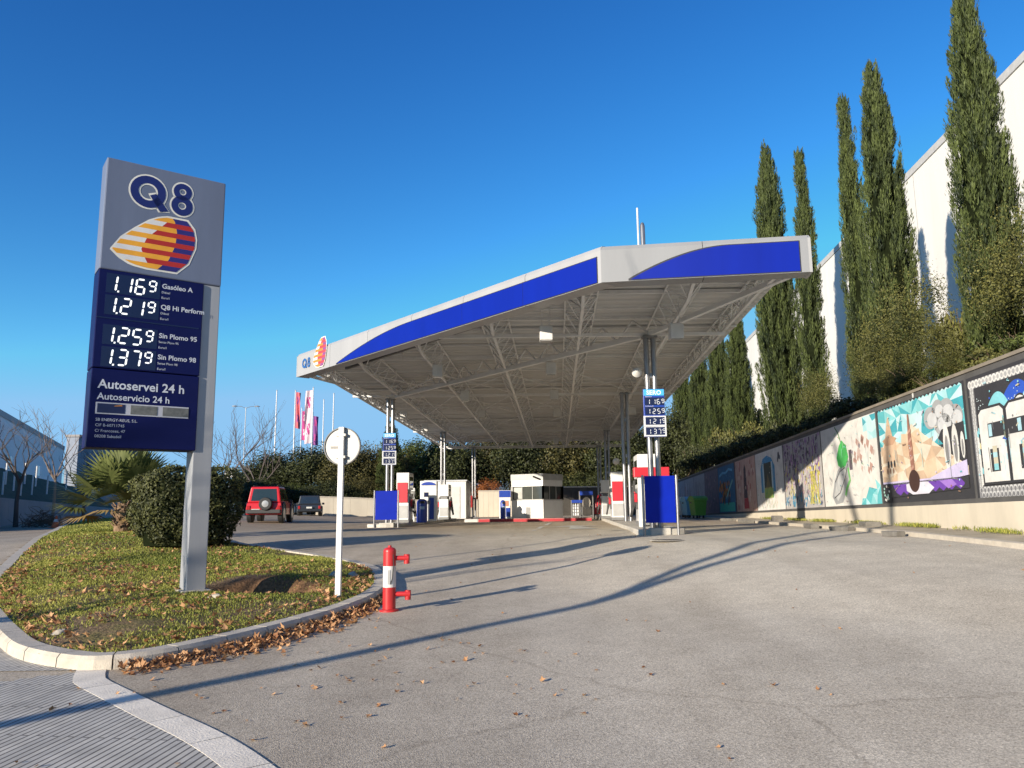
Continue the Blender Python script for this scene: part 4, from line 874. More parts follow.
shoot = g.random(N) < .02; C[shoot] += nrm[shoot] * g.uniform(.03, .13, (int(shoot.sum()), 1))
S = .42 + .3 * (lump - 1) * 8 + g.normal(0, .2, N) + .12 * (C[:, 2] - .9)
leaf_obj('crown', C, t, w, g.uniform(.05, .10, N), g.uniform(.028, .05, N), S, leafmat('clipped_foliage', (.016, .022, .008), (.110, .115, .034), .6, .08), hb)
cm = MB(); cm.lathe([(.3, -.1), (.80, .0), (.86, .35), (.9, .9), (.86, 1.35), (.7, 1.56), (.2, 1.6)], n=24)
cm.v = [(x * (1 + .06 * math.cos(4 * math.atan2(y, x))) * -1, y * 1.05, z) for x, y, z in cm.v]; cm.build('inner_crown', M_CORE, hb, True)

M_PALM = leafmat('palm_frond', (.035, .055, .015), (.20, .22, .075), .45, .15); M_PALMD = leafmat('dead_frond', (.14, .085, .03), (.38, .26, .10), .8)
pz_ = at(122, 536, 23.6); palm = thing('fan_palm', 'fan palm with grey-green leaves and a stubby trunk on the island', 'palm', (pz_.x, 23.6, lawn_z(pz_.x, 23.6)))
mb = MB(); mb.lathe([(.22, -.2), (.24, .1), (.20, .35), (.23, .6), (.16, .85)], n=12)
for k in range(40):
    a = k * 2.4; z = .08 + .018 * k; r = .22; mb.bar((r * math.cos(a), r * math.sin(a), z), ((r + .11) * math.cos(a), (r + .11) * math.sin(a), z + .14), .07, .03)
mb.build('trunk', pmat('palm_trunk', (.20, .13, .08), .95, 0, .35, 8, .8, 20), palm)
g = np.random.default_rng(9)
def frond(az_, el, Lp, Lb, dead):
    V = []; sh = []; a = np.array([math.cos(az_) * math.cos(el), math.sin(az_) * math.cos(el), math.sin(el)]); base = np.array([0, 0, .78]) + a * .1
    side = np.array([-math.sin(az_), math.cos(az_), 0]); up = np.cross(a, side)
    tip = base + a * Lp + np.array([0, 0, -.10 * Lp])
    V += [base - side * .018, base + side * .018, tip + side * .012, tip - side * .012]; sh.append(.5)
    n = 24; hang = -.55 if el < .2 else -.22
    for k in range(n):
        th = -1.95 + 3.9 * k / (n - 1); d = a * math.cos(th) + side * math.sin(th) + up * (.12 * math.cos(2 * th)); d /= np.linalg.norm(d); ln = Lb * (.72 + .28 * math.cos(th * .7)) * g.uniform(.88, 1.05)
        p0 = tip; p1 = tip + d * ln * .55; p2 = tip + d * ln + np.array([0, 0, hang * ln * .32]); wv = np.cross(d, up); wv /= np.linalg.norm(wv); w_ = .032 * Lb / .7
        s = .45 + g.normal(0, .16)
        V += [p0 - wv * .004, p0 + wv * .004, p1 + wv * w_, p1 - wv * w_]; sh.append(s)
        V += [p1 - wv * w_, p1 + wv * w_, p2 + wv * .002, p2 - wv * .002]; sh.append(s + .1)
    quad_obj('frond', np.array(V), np.array(sh), M_PALMD if dead else M_PALM, palm)
for k in range(40):
    a = k * 2.399 + g.uniform(-.2, .2); f_ = k / 39
    frond(a, 1.35 - 1.5 * f_ + g.uniform(-.1, .1), g.uniform(.9, 1.3), g.uniform(.8, 1.05), f_ > .9)

# ------------------------------------------------------------------ bare street trees (two stand left of the frame and throw the long shadows)
def bare_tree(loc, H, label, seed, trunk_r=.09, fork=.55, n=5, depth=4, name='bare_tree', mat=None, spread=.55):
    g = random.Random(seed); t = thing(name, label, 'tree', loc); tr = MB(); br = MB(); f = H * fork
    tr.tube([(0, 0, -.3), (.03 * H * g.uniform(-.5, .5), .02, f * .5), (0, 0, f)], [trunk_r * 1.2, trunk_r * .9, trunk_r * .72], 8)
    def grow(p, d, ln, r, k):
        pts = [p]; q = p.copy(); dd = d.copy()
        for j in range(3):
            dd = (dd + Vector((g.uniform(-.16, .16), g.uniform(-.16, .16), g.uniform(-.02, .12)))).normalized(); q = q + dd * ln / 3; pts.append(q.copy())
        br.tube(pts, [r, r * .85, r * .7, r * .55], 5 if k < 2 else 4, cap=False)
        if k >= depth: return
        for j in range(g.choice((2, 3)) if k else 3):
            ax = Vector((g.uniform(-1, 1), g.uniform(-1, 1), g.uniform(-.3, .6))).normalized(); nd = (dd + ax * g.uniform(.5, .95)).normalized()
            s = pts[g.choice((2, 3, 3))]; grow(s, nd, ln * g.uniform(.55, .8), r * .55, k + 1)
    for j in range(n):
        a = 6.28 * j / n + g.uniform(-.4, .4); grow(Vector((0, 0, f * g.uniform(.86, 1))), Vector((math.cos(a) * spread, math.sin(a) * spread, .85)).normalized(), (H - f) * g.uniform(.42, .6), trunk_r * .5, 1)
    tr.build('trunk', mat or M_BARK, t, True); br.build('branch_crown', mat or M_BARK, t, True); return t
sx, sy = .65, .76
def up_sun(x, y, d): return (x - sx * d, y - sy * d, gz(x - sx * d, y - sy * d))
B0 = Vector(up_sun(-3.68, 5.91, 10.5)); t_ = thing('bare_tree', 'tall forked bare tree on the pavement left of the camera', 'tree', B0); te = math.tan(SUN_EL)
def back(w, t): return Vector((w[0] - sx * t, w[1] - sy * t, w[2] + te * t)) - B0
fk = Vector((0, 0, 4.75)); mb = MB(); mb.tube([(0, 0, -.3), (.05, .02, 2.4), fk], [.14, .105, .10], 10); mb.build('trunk', M_BARK, t_, True)
for w_, tt in (((10.2, 21.3, 3.4), 27.5), ((10.75, 26, 3.6), 33)):
    tip = back(w_, tt); md = fk.lerp(tip, .5) + Vector((.12, -.1, .1)); mb = MB(); mb.tube([fk - Vector((0, 0, .2)), fk.lerp(md, .5), md, md.lerp(tip, .5), tip], [.10, .11, .11, .10, .07], 8)
    for k_ in range(6): s_ = md.lerp(tip, .3 + .12 * k_); d_ = Vector((rn.uniform(-1, 1), rn.uniform(-1, 1), rn.uniform(.2, 1))).normalized(); mb.tube([s_, s_ + d_ * .6, s_ + d_ * 1.1 + Vector((0, 0, .3))], [.025, .016, .006], 5)
    mb.build('limb', M_BARK, t_, True)
bare_tree(up_sun(-6.19, 9.78, 13), 6.5, 'thicker bare tree farther along the pavement to the left', 6, .15, .5, 4, 3, spread=.5)
bare_tree(up_sun(-8.98, 14.07, 12), 7.0, 'bare tree left of the island beside the side road', 8, .09, .55, 3, 3, spread=.4)
def lamp_post(loc, H, label, arms=((0, 1.1),), r=.06, name='street_lamp'):
    t = thing(name, label, 'street lamp', loc); mb = MB(); mb.tube([(0, 0, -.2), (0, 0, .9), (0, 0, .92), (0, 0, H)], [r * 1.5, r * 1.4, r, r * .7], 10); mb.build('pole', pmat('galvanised_pole', (.30, .31, .32), .45, .6), t, True)
    for a, ln in arms:
        mb = MB(); d = Vector((math.cos(a), math.sin(a), 0)); mb.tube([Vector((0, 0, H - .1)), Vector((0, 0, H)) + d * ln * .5 + Vector((0, 0, .12)), Vector((0, 0, H + .15)) + d * ln], r * .5, 6); mb.build('arm', MATS['galvanised_pole'], t, True)
        mb = MB(); c = Vector((0, 0, H + .15)) + d * (ln + .25); mb.T = Matrix.Translation(c) @ Matrix.Rotation(a, 4, 'Z'); mb.lathe([(.06, -.06), (.16, -.05), (.16, .02), (.06, .07)], n=8); mb.v = [tuple(c + Vector(((Vector(v_) - c).dot(d) * 1.9 * d.x - (Vector(v_) - c).dot(Vector((-d.y, d.x, 0))) * d.y, (Vector(v_) - c).dot(d) * 1.9 * d.y + (Vector(v_) - c).dot(Vector((-d.y, d.x, 0))) * d.x, v_[2] - c.z))) for v_ in mb.v]; mb.build('lamp_head', pmat('lamp_head_grey', (.25, .25, .26), .5), t)
    return t
lamp_post(up_sun(-7.03, 11.07, 11), 7.5, 'grey street lamp on the pavement left of the frame', ((2.2, .9),), .05)

# ------------------------------------------------------------------ left background: side road bank, hall, posts, street trees
D_L = Vector((-.383, .924)); N_L = Vector((.924, .383))
def LB(s, o, z): p = Vector((-23.0, 35.0)) + D_L * s - N_L * o; return (p.x, p.y, z)
M_RET = pmat('shaded_retaining', (.24, .24, .25), .9, 0, .12, .5, .15, 20)
rw = thing('retaining_wall', 'long low grey retaining wall beyond the side road in shade', 'wall', LB(0, 0, 0)); ro_ = rw.location
mb = MB()
for s0, s1 in zip(frange(-4, 92, 4), frange(-4, 92, 4)[1:]):
    vs = []
    for s in (s0 + .01, s1 - .01):
        for o, z in ((0, .2), (.08, 2.5), (.45, 2.5), (.45, .2)): p = LB(s, o, z); vs.append((p[0] - ro_.x, p[1] - ro_.y, z))
    mb.add(vs, [(0, 1, 5, 4), (1, 2, 6, 5), (2, 3, 7, 6), (0, 3, 2, 1), (4, 5, 6, 7)])
mb.build('wall', M_RET, rw)
mb = MB(); vs = []; fs = []; ss_ = frange(-4, 101, 3); oo = [.3, .5, 1.5, 3, 4.5, 6, 9, 16, 40]
for s in ss_:
    for o in oo: p = LB(s, o, 0); vs.append((p[0], p[1], 2.4 + 2.9 * ss((o - .4) / 5) + .15 * math.sin(s * .9 + o)))
for j in range(len(ss_) - 1):
    for i in range(len(oo) - 1): fs.append((j * len(oo) + i, j * len(oo) + i + 1, (j + 1) * len(oo) + i + 1, (j + 1) * len(oo) + i))
mb.add(vs, fs); mb.build('embankment', pmat('embankment_scrub', (.030, .042, .020), .95, 0, .4, .8, .8, 4), None, True, kind='structure')
lh = thing('industrial_hall', 'long pale blue-grey hall with a level roof on the embankment at the left', 'building', LB(0, 9, 0)); o_ = lh.location
mb = MB()
for s0, s1 in zip(frange(16, 66, 5), frange(16, 66, 5)[1:]):
    vs = []
    for s in (s0 + .008, s1 - .008):
        for o in (5.8, 26):
            for z in (3.6, 9.7): p = LB(s, o, z); vs.append((p[0] - o_.x, p[1] - o_.y, z))
    mb.add(vs, [(0, 1, 5, 4), (1, 3, 7, 5), (0, 2, 3, 1), (4, 5, 7, 6)])
mb.build('wall', pmat('pale_blue_cladding', (.74, .76, .80), .7, 0, .05, .4), lh)
mb = MB(); vs = []
for s in (16, 66):
    for o, z in ((5.74, 9.4), (5.70, 9.85), (6.3, 9.85), (6.3, 9.4)): p = LB(s, o, z); vs.append((p[0] - o_.x, p[1] - o_.y, z))
mb.add(vs, [(0, 1, 5, 4), (1, 2, 6, 5), (0, 3, 2, 1), (4, 5, 6, 7)]); mb.build('roof_edge', pmat('grey_roof_edge', (.32, .34, .38), .6), lh)
for s in (34, 48):
    mb = MB(); vs = []
    for s_ in (s, s + 2.2):
        for z in (5.6, 6.6): p = LB(s_, 5.76, z); vs.append((p[0] - o_.x, p[1] - o_.y, z))
    mb.add(vs, [(0, 1, 3, 2)]); mb.build('window', glassmat('dark_glass', (.03, .035, .045)), lh)
# two farther buildings
def block(name, label, u0, u1, v0, Y, depth, mat, rows=0):
    a, b = at(u0, v0, Y), at(u1, v0, Y); z0 = gz(a.x, Y) - .5; t = thing(name, label, 'building', ((a.x + b.x) / 2, Y, 0)); w = (b.x - a.x) / 2
    mb = MB(); mb.box(-w, w, 0, depth, z0, a.z); mb.build('wall', mat, t)
    mb = MB(); mb.box(-w - .15, w + .15, -.15, depth + .15, a.z, a.z + .3); mb.build('roof', pmat('flat_roof', (.25, .24, .24), .8), t)
    for r_ in range(rows):
        for k in range(int(w * 2 / 3.2)):
            x = -w + 1.2 + k * 3.2; z = a.z - 2.2 - r_ * 3
            if z < z0 + 2: continue
            fm = MB(); fm.box(x - .08, x + 1.48, -.05, .01, z - .08, z + 1.28); f = fm.build('window', pmat('window_frame', (.5, .5, .5), .5), t); gm = MB(); gm.box(x, x + 1.4, -.058, -.045, z, z + 1.2); gm.build('pane', MATS['dark_glass'], f)
    return t
block('commercial_block', 'narrow pale block at the end of the blue-grey hall', 67, 79, 437, 104, 12, pmat('pale_block', (.22, .25, .31), .8))  # wall colour darkened and blued in place of shade
block('commercial_block', 'brown block behind the narrow pale one', 78, 96, 441, 118, 14, pmat('brown_block', (.13, .11, .10), .8))
block('apartment_block', 'distant white block with small windows seen under the price sign', 94, 120, 449, 150, 12, pmat('white_block', (.36, .37, .40), .8), 3)
mb = None
posts = [(4, 475), (7, 466), (15, 472), (22, 478), (26, 466), (33, 478), (37, 469), (48, 478), (67, 474), (77, 475), (88, 470)]
pp = None
for i, (u, v) in enumerate(posts):
    Y = 44 + .12 * u * 1.4 + (i % 2) * 2; p = at(u, v, Y); zt = p.z + 1.0
    if pp is None:
        pp = thing('marker_post', 'white marker post at the far left of the embankment', 'post', (p.x, Y, p.z - .5), 0, 'white marker posts on the embankment'); m_ = MB(); m_.tube([(0, 0, -.6), (0, 0, .62)], .05, 8); m_.lathe([(.06, .62), (.06, .66), (.02, .69)], n=8); m_.build('post', pmat('white_post', (.55, .56, .58), .6), pp)
        pp['label'] = 'white marker posts dotted over the dark embankment at the left'
    else: dup(pp, (p.x, Y, p.z - .5), 0, pp['label'])
pa = at(17, 512, 37); bare_tree((pa.x, 37, gz(pa.x, 37) + .1), 4.9, 'dark bare street tree farthest left, before the embankment', 31, .10, .42, 5, 4, spread=.6, mat=pmat('dark_bark', (.075, .06, .055), .95))
pa = at(53, 509, 37.5); bare_tree((pa.x, 37.5, gz(pa.x, 37.5) + .1), 4.9, 'slim pale-trunked bare tree beside the orange cone', 33, .07, .45, 6, 4, spread=.6, mat=pmat('pale_bark', (.22, .17, .14), .95))
for u, Y, H, lab, sd_ in ((219, 62, 8.2, 'bare tree just right of the price sign, behind the clipped bush', 41), (256, 74, 8.8, 'bare tree rising behind the red off-roader', 43), (240, 78, 7.6, 'smaller bare tree between the two others behind the off-roader', 44), (84, 60, 5.5, 'small bare tree behind the palm, under the price sign', 45), (335, 86, 8.5, 'bare tree behind the hedge near the flagpoles', 46)):
    pa = at(u, 510, Y); bare_tree((pa.x, Y, gz(pa.x, Y)), H, lab, sd_, .13, .3, 6, 4, spread=.75, mat=pmat('grey_bark', (.11, .09, .085), .95))
# brush pile and cone on the far side of the road
pa = at(42, 521, 36.5); bz = gz(pa.x, 36.5); bp = thing('brush_pile', 'heap of dry brown twigs at the far roadside beside the cone', 'brush', (pa.x, 36.5, bz)); mb = MB(); g2 = random.Random(4)
for k in range(170):
    a = g2.uniform(0, 6.28); r_ = g2.uniform(0, 1.3); x, y = r_ * math.cos(a), r_ * math.sin(a) * .6; h = (1.35 - r_) * .55 * g2.random(); b = g2.uniform(0, 6.28)
    mb.tube([(x, y, h), (x + .3 * math.cos(b), y + .3 * math.sin(b), h + g2.uniform(0, .25)), (x + .6 * math.cos(b + .3), y + .6 * math.sin(b + .3), h + g2.uniform(0, .4))], [.015, .01, .005], 4)
mb.build('twigs', pmat('dry_twig', (.12, .075, .05), .95, 0, .4, 3), bp)
pa = at(56, 521, 35.5); cn = thing('traffic_cone', 'small orange traffic cone with a white band on the far side of the road', 'cone', (pa.x, 35.5, gz(pa.x, 35.5) + .01))
mo = pmat('cone_orange', (.55, .09, .02), .6); mb = MB(); mb.lathe([(.17, .03), (.10, .25)], n=14); mb.lathe([(.068, .37), (.035, .52)], n=14); mb.build('cone', mo, cn, True)
mb = MB(); mb.box(-.2, .2, -.2, .2, 0, .03); mb.build('base', mo, cn, bevel=.01); mb = MB(); mb.lathe([(.10, .25), (.068, .37)], n=14); mb.build('band', pmat('cone_white', (.55, .55, .55), .6), cn, True)
# hills on the skyline
mb = MB(); vs = []; fs = []; n = 60
for i in range(n + 1):
    x = -420 + 900 * i / n; h = 14 + 6 * math.sin(i * .5) + 4 * math.sin(i * 1.3 + 1); vs += [(x, 330, 0), (x, 360, h * .7), (x, 420, h), (x, 520, 0)]
for i in range(n):
    for k in range(3): fs.append((i * 4 + k, i * 4 + k + 1, i * 4 + 5 + k, i * 4 + 4 + k))
mb.add(vs, fs); mb.build('hills', pmat('hazy_wooded_hills', (.06, .085, .10), .95, 0, .3, .05), None, True, kind='structure')
lamp_post((at(242, 500, 90).x, 90, gz(-25, 90)), 12.2, 'tall twin-armed street lamp in the distance right of the price sign', ((.2, 1.0), (3.3, 1.0)), .06)
# flagpoles with banners
pole_m = pmat('white_flagpole', (.55, .55, .56), .4)
def flagpole(u, Y, vtop, label, banner=None):
    p = at(u, 470, Y); zt = at(u, vtop, Y).z; z = gz(p.x, Y); t = thing('flagpole', label, 'flagpole', (p.x, Y, z), 0, None); mb = MB(); mb.tube([(0, 0, 0), (0, 0, .3), (0, 0, zt - z)], [.13, .1, .055], 10); mb.lathe([(.05, zt - z), (.09, zt - z + .06), (.02, zt - z + .12)], n=8); mb.build('pole', pole_m, t, True)
    if banner:
        c1, c2, v0, v1, w, sd_ = banner; z1 = at(u, v0, Y).z - z; z0 = at(u, v1, Y).z - z; b = MB(); nx, nz_ = 8, 24
        vs = [(sd_ * (.09 + w * i / nx), .16 * math.sin(i * .9 + j * .25) * i / nx, z0 + (z1 - z0) * j / nz_ - .12 * i / nx) for j in range(nz_ + 1) for i in range(nx + 1)]
        for j in range(nz_):
            for i in range(nx): pass
        fs = [(j * (nx + 1) + i, j * (nx + 1) + i + 1, (j + 1) * (nx + 1) + i + 1, (j + 1) * (nx + 1) + i) for j in range(nz_) for i in range(nx)]
        b.add(vs, fs); b.m = [1 if (3 < (f // nx) % 12 < 9 and 1 < f % nx < 6 and ((f // nx) * 3 + f) % 4) else 0 for f in range(len(fs))]
        b.build('banner', [pmat('banner_' + c1, PAL[c1], .8, 0, .1, 2), pmat('banner_' + c2, PAL[c2], .8, 0, .1, 2)], t, True)
    return t
PAL = {'magenta': (.42, .04, .19), 'pale': (.60, .46, .50), 'orange': (.50, .10, .12), 'violet': (.20, .05, .22)}
flagpole(274, 88, 391, 'leftmost white flagpole, without a banner')
flagpole(293, 88, 391, 'white flagpole with a long orange-magenta banner', ('orange', 'violet', 392, 428, .5, 1))
flagpole(300, 112, 408, 'thin farther flagpole with a magenta banner', ('magenta', 'pale', 411, 440, .75, 1))
flagpole(311, 86, 388, 'white flagpole with the large pale pink banner', ('pale', 'magenta', 390, 443, .75, -1))
flagpole(311.5, 114, 413, 'farther flagpole with a violet banner behind the pink one', ('violet', 'magenta', 416, 445, .7, 1))
flagpole(322, 100, 400, 'thin grey flagpole between the pink banner and the round sign'); flagpole(332, 88, 394, 'rightmost white flagpole, close to the round sign')
for o in PROTO: bpy.data.objects.remove(o)
# ------------------------------------------------------------------ price totem
M_TGREY = pmat('totem_grey', (.30, .31, .33), .45, .1, .10, 2.4, streak=.1); M_NAVY = pmat('totem_navy', (.004, .007, .062), .5, 0, .1, 1.5, spec=.15)
M_LETTER = pmat('white_lettering', (.50, .53, .60), .6); M_LED = pmat('led_white', (.9, .92, .92), .5, 0, 0.01, 1, emit=.8); M_SCR = pmat('display_black', (.008, .012, .05), .3)
M_LBLUE = pmat('logo_blue', (.012, .018, .12), .4); M_RIM = pmat('logo_rim', (.68, .66, .60), .5)
yl, yr = 10.48, 11.45; dvec = Vector((-4.38 + 5.71, yr - yl, 0)); TW = dvec.length; dvec.normalize()
tb_x, tb_y = -4.38, 11.45; org = Vector((tb_x, tb_y, 0)); base_z = lawn_z(-4.5, 11.36)
tot = thing('price_sign', 'tall grey and navy fuel price sign on a grey pole at the left', 'sign', (tb_x, tb_y, base_z), math.atan2(dvec.y, dvec.x)); TH = .36
def tz(z): return z - base_z
PWD = .27
mb = MB(); mb.box(-PWD, 0, 0, TH, -.3, tz(6.63), 0); mb.build('pole', M_TGREY, tot, bevel=.012)
mb = MB(); mb.box(-.34, .07, -.07, TH + .07, -.3, .03); mb.build('footing', M_KERB, tot, bevel=.015)
mb = MB(); mb.box(-TW, .002, -.02, TH + .02, tz(4.99), tz(6.632)); hp = mb.build('header_panel', pmat('header_grey', (.135, .160, .230), .45, .1, .10, 2.0, streak=.12), tot, bevel=.02)
mb = MB(); mb.box(-TW - .002, -.02, -.004, TH + .004, tz(4.985), tz(4.99)); mb.build('panel_seam', pmat('seam_dark', (.03, .03, .04), .7), tot)
mb = MB(); mb.box(-TW, -PWD + .025, -.03, TH + .03, tz(3.60), tz(4.985)); pb = mb.build('price_panel', M_NAVY, tot, bevel=.012)
mb = MB(); mb.box(-TW, -PWD + .025, -.03, TH + .03, tz(2.51), tz(3.588)); ip = mb.build('info_panel', M_NAVY, tot, bevel=.012)
BW = TW - PWD
def fx(y): return lambda a, b: (a, y, b)
mb = MB()
for zz in (4.30,): mb.box(-TW + .01, -PWD - .02, -.034, -.03, tz(zz) - .008, tz(zz) + .008)
mb.build('panel_seam', M_SCR, pb)
names = [('Gasóleo A', 'Diésel', 'Euro/l'), ('Q8 Hi Perform', 'Diésel', 'Euro/l'), ('Sin Plomo 95', 'Sense Plom 95', 'Euro/l'), ('Sin Plomo 98', 'Sense Plom 98', 'Euro/l')]
txt = MB()
for (price, zz), nm in zip((('1169', 4.80), ('1219', 4.49), ('1259', 4.07), ('1379', 3.76)), names):
    b = MB(); b.box(-TW + .1, -TW + .80, -.0325, -.028, tz(zz) - .14, tz(zz) + .14); b.build('display', M_SCR, pb)
    x0 = -TW + .20; z0 = tz(zz) - .105; f = lambda a, c, q=z0: (a + .10 * (c - q), -.0345, c)
    for j, (xx, w_, h_, t_) in enumerate(((-.09, .11, .215, .025), (.10, .11, .215, .025), (.27, .11, .215, .025), (.44, .085, .15, .021))):
        b = MB(); seg_digit(b, price[j], x0 + xx, z0 + (.065 if j == 3 else 0), w_, h_, t_, f)
        if j == 0: b.poly([f(x0 + .045, z0 - .016), f(x0 + .067, z0 - .016), f(x0 + .067, z0 + .008), f(x0 + .045, z0 + .008)])
        b.build('price_digit', M_LED, pb)
    txt = MB(); put_text(txt, nm[0], .098, lambda a, c: (-TW + .82 + a, -.0325, tz(zz) + .03 + c), 0, .002); txt.build('fuel_name', M_LETTER, pb); txt = MB(); put_text(txt, nm[1], .046, lambda a, c: (-TW + .82 + a, -.0325, tz(zz) - .045 + c)); txt.build('fuel_name', M_LETTER, pb); txt = MB(); put_text(txt, nm[2], .046, lambda a, c: (-TW + .82 + a, -.0325, tz(zz) - .125 + c)); txt.build('fuel_name', M_LETTER, pb)
txt = MB(); put_text(txt, 'Autoservei 24 h', .172, lambda a, c: (-TW + .09 + a, -.0325, tz(3.32) + c), 0, .003); txt.build('lettering', M_LETTER, ip); txt = MB(); put_text(txt, 'Autoservicio 24 h', .128, lambda a, c: (-TW + .09 + a, -.0325, tz(3.165) + c), 0, .002); txt.build('lettering', M_LETTER, ip)
for k, t_ in enumerate(('SB ENERGY-REUS, S.L.', 'CIF B-60711745', 'C/ Francoses, 47', '08208 Sabadell')): txt = MB(); put_text(txt, t_, .055, lambda a, c: (-TW + .09 + a, -.0325, tz(2.87) - .075 * k + c)); txt.build('lettering', M_LETTER, ip)
mb = MB(); mb.box(-TW + .08, -PWD - .1, -.034, -.03, tz(2.965), tz(3.125)); mb.build('card_strip', pmat('card_strip_white', (.42, .43, .48), .6), ip)
card = [pmat('card_navy', (.012, .014, .06), .3), pmat('card_grey', (.13, .13, .12), .3, 0, .5, 9), pmat('card_spark', (.5, .2, .03), .5)]
for k in range(3):
    mb = MB(); x0 = -TW + .10 + .415 * k; mb.box(x0, x0 + .345, -.037, -.033, tz(2.982), tz(3.108), 0 if k == 0 else 1); mb.poly([(x0 + .2, -.0385, tz(3.075)), (x0 + .31, -.0385, tz(3.085)), (x0 + .30, -.0385, tz(3.1)), (x0 + .22, -.0385, tz(3.087))], 2 if k == 0 else 1)
    mb.build('payment_card', card, ip)
def logo_letters(f1, f2, cx, cz, s, parent, rim=True):
    """Q and 8 as thick rings, the Q with its slanted tail; a pale outline behind"""
    a, b = MB(), MB()
    for mbx, f, g in ((a, f1, .05), (b, f2, 0)):
        if mbx is a and not rim: continue
        ring_poly(mbx, cx, cz, s * (.5 + g), s * (.27 - g), f); t = [(.02, -.06), (.17 - g, .02), (.56 + g * 1.2, -.46 - g * .6), (.30 - g, -.52 - g * .6)]; mbx.poly([f(cx + s * x, cz + s * z) for x, z in [(.05 - g, -.10 + g), (.22, -.02 + g), (.60 + g, -.50 - g * .5), (.36 - g, -.56 - g * .5)]])
        ring_poly(mbx, cx + s * .98, cz + s * .22, s * (.27 + g), s * (.10 - g * .6), f); ring_poly(mbx, cx + s * .98, cz - s * .23, s * (.315 + g), s * (.115 - g * .6), f)
    if rim: a.build('letter_rim', M_RIM, parent)
    b.build('brand_letters', M_LBLUE, parent)
XL = ([-1, -.97, -.9, -.74, -.49, 0, .4, .75, .92, 1], [.42, .31, .21, .10, 0, .11, .262, .415, .53, .63]); XR = ([-1, -.6, 0, .35, .7, 1], [.78, .92, .995, 1, .97, .88])
XM2 = ([-1, -.6, 0, .5, .9, 1], [.55, .68, .755, .765, .73, .70]); XM1 = ([-.9, -.7, -.35, .1, .4, .9, 1], [.44, .40, .34, .40, .50, .66, .70])
def emblem(f0, f1, cx, cz, w, h, parent, cols):
    """sail-shaped emblem cut into stripes"""
    rim = MB(); ys_ = [-1 + 2 * k / 40 for k in range(41)]; L_ = [(ipl(y, *XL), y) for y in ys_]; R_ = [(ipl(y, *XR), y) for y in ys_]; mx = .5
    out = [f0(cx + w * ((x - mx) * 1.055), cz + h / 2 * y * 1.07) for x, y in R_] + [f0(cx + w * ((x - mx) * 1.055), cz + h / 2 * y * 1.07) for x, y in reversed(L_)]
    rim.poly(out); rim.build('emblem_rim', M_RIM, parent)
    s = MB(); nb = 11
    for b in range(nb):
        y0, y1 = 1 - 2 * b / nb, 1 - 2 * (b + 1) / nb; typ = b % 2
        segs = ((XL, XM2, 0), (XM2, XR, 3)) if typ == 0 else ((XL, XM1, 1), (XM1, XR, 2))
        for A, B, c in segs:
            n = 4
            for k in range(n):
                ya, yb = y0 + (y1 - y0) * k / n, y0 + (y1 - y0) * (k + 1) / n; q = [(ipl(ya, *A), ya), (ipl(ya, *B), ya), (ipl(yb, *B), yb), (ipl(yb, *A), yb)]
                if q[1][0] - q[0][0] < .002 and q[2][0] - q[3][0] < .002: continue
                s.poly([f1(cx + w * (x - mx), cz + h / 2 * y) for x, y in q], c)
    s.build('emblem', cols, parent)
ECOL = [pmat('emblem_yellow', (.72, .33, .025), .5), pmat('emblem_white', (.62, .62, .62), .5), pmat('emblem_red', (.38, .018, .012), .5), pmat('emblem_navy', (.02, .016, .15), .5)]
logo_letters(fx(-.0235), fx(-.027), -TW + .56, tz(6.235), .48, hp)
emblem(fx(-.0235), fx(-.027), -TW + .69, tz(5.50), 1.10, .80, hp, ECOL)

# ------------------------------------------------------------------ round road sign seen from behind
sp = ground_hit(338, 598, lambda x, y: lawn_z(x, y) if inside(x, y) else az(x, y)); sg = thing('road_sign', 'white round road sign seen from behind on a square white post', 'sign', (sp.x, sp.y, sp.z), R(-6)); zt = at(344, 427, sp.y).z - sp.z; zc = at(344, 446, sp.y).z - sp.z; rd = 18.5 * sp.y / 785
M_POSTW = pmat('white_painted_steel', (.55, .55, .54), .45, 0, .08, 6)
mb = MB(); mb.box(-.04, .04, -.03, .03, -.3, zt); mb.build('post', M_POSTW, sg, bevel=.006)
M_ALU = pmat('sign_back_alu', (.36, .35, .33), .5, .25, .1, 4); mb = MB(); mb.T = Matrix.Translation((0, .05, zc)) @ Matrix.Rotation(R(90), 4, 'X'); mb.lathe([(rd, -.012), (rd, .012)], n=40); mb.build('disc', M_ALU, sg, bevel=.004)
mb = MB(); mb.T = Matrix.Translation((0, .05, zc)) @ Matrix.Rotation(R(90), 4, 'X'); vs = []
n = 40
for k in range(n): 
    c, s_ = math.cos(6.2832 * k / n), math.sin(6.2832 * k / n); mb.add([(c * rd * 1.02, s_ * rd * 1.02, -.02), (c * rd * 1.02, s_ * rd * 1.02, .03), (c * rd * .965, s_ * rd * .965, .03), (c * rd * .965, s_ * rd * .965, -.02)] + [(math.cos(6.2832 * (k + 1) / n) * rd * q, math.sin(6.2832 * (k + 1) / n) * rd * q, z) for q, z in ((1.02, -.02), (1.02, .03), (.965, .03), (.965, -.02))], [(0, 1, 5, 4), (1, 2, 6, 5), (2, 3, 7, 6)])
mb.build('rim', pmat('sign_rim_grey', (.12, .12, .12), .5), sg)
mb = MB(); mb.box(-.17, -.06, .029, .036, zc - .03, zc + .0); mb.build('sticker', pmat('faded_sticker', (.26, .25, .24), .7), sg)
for dz in (.16, -.16):
    mb = MB(); mb.box(-.07, .07, -.035, .04, zc + dz - .02, zc + dz + .02); mb.build('clamp', M_ALU, sg, bevel=.004)

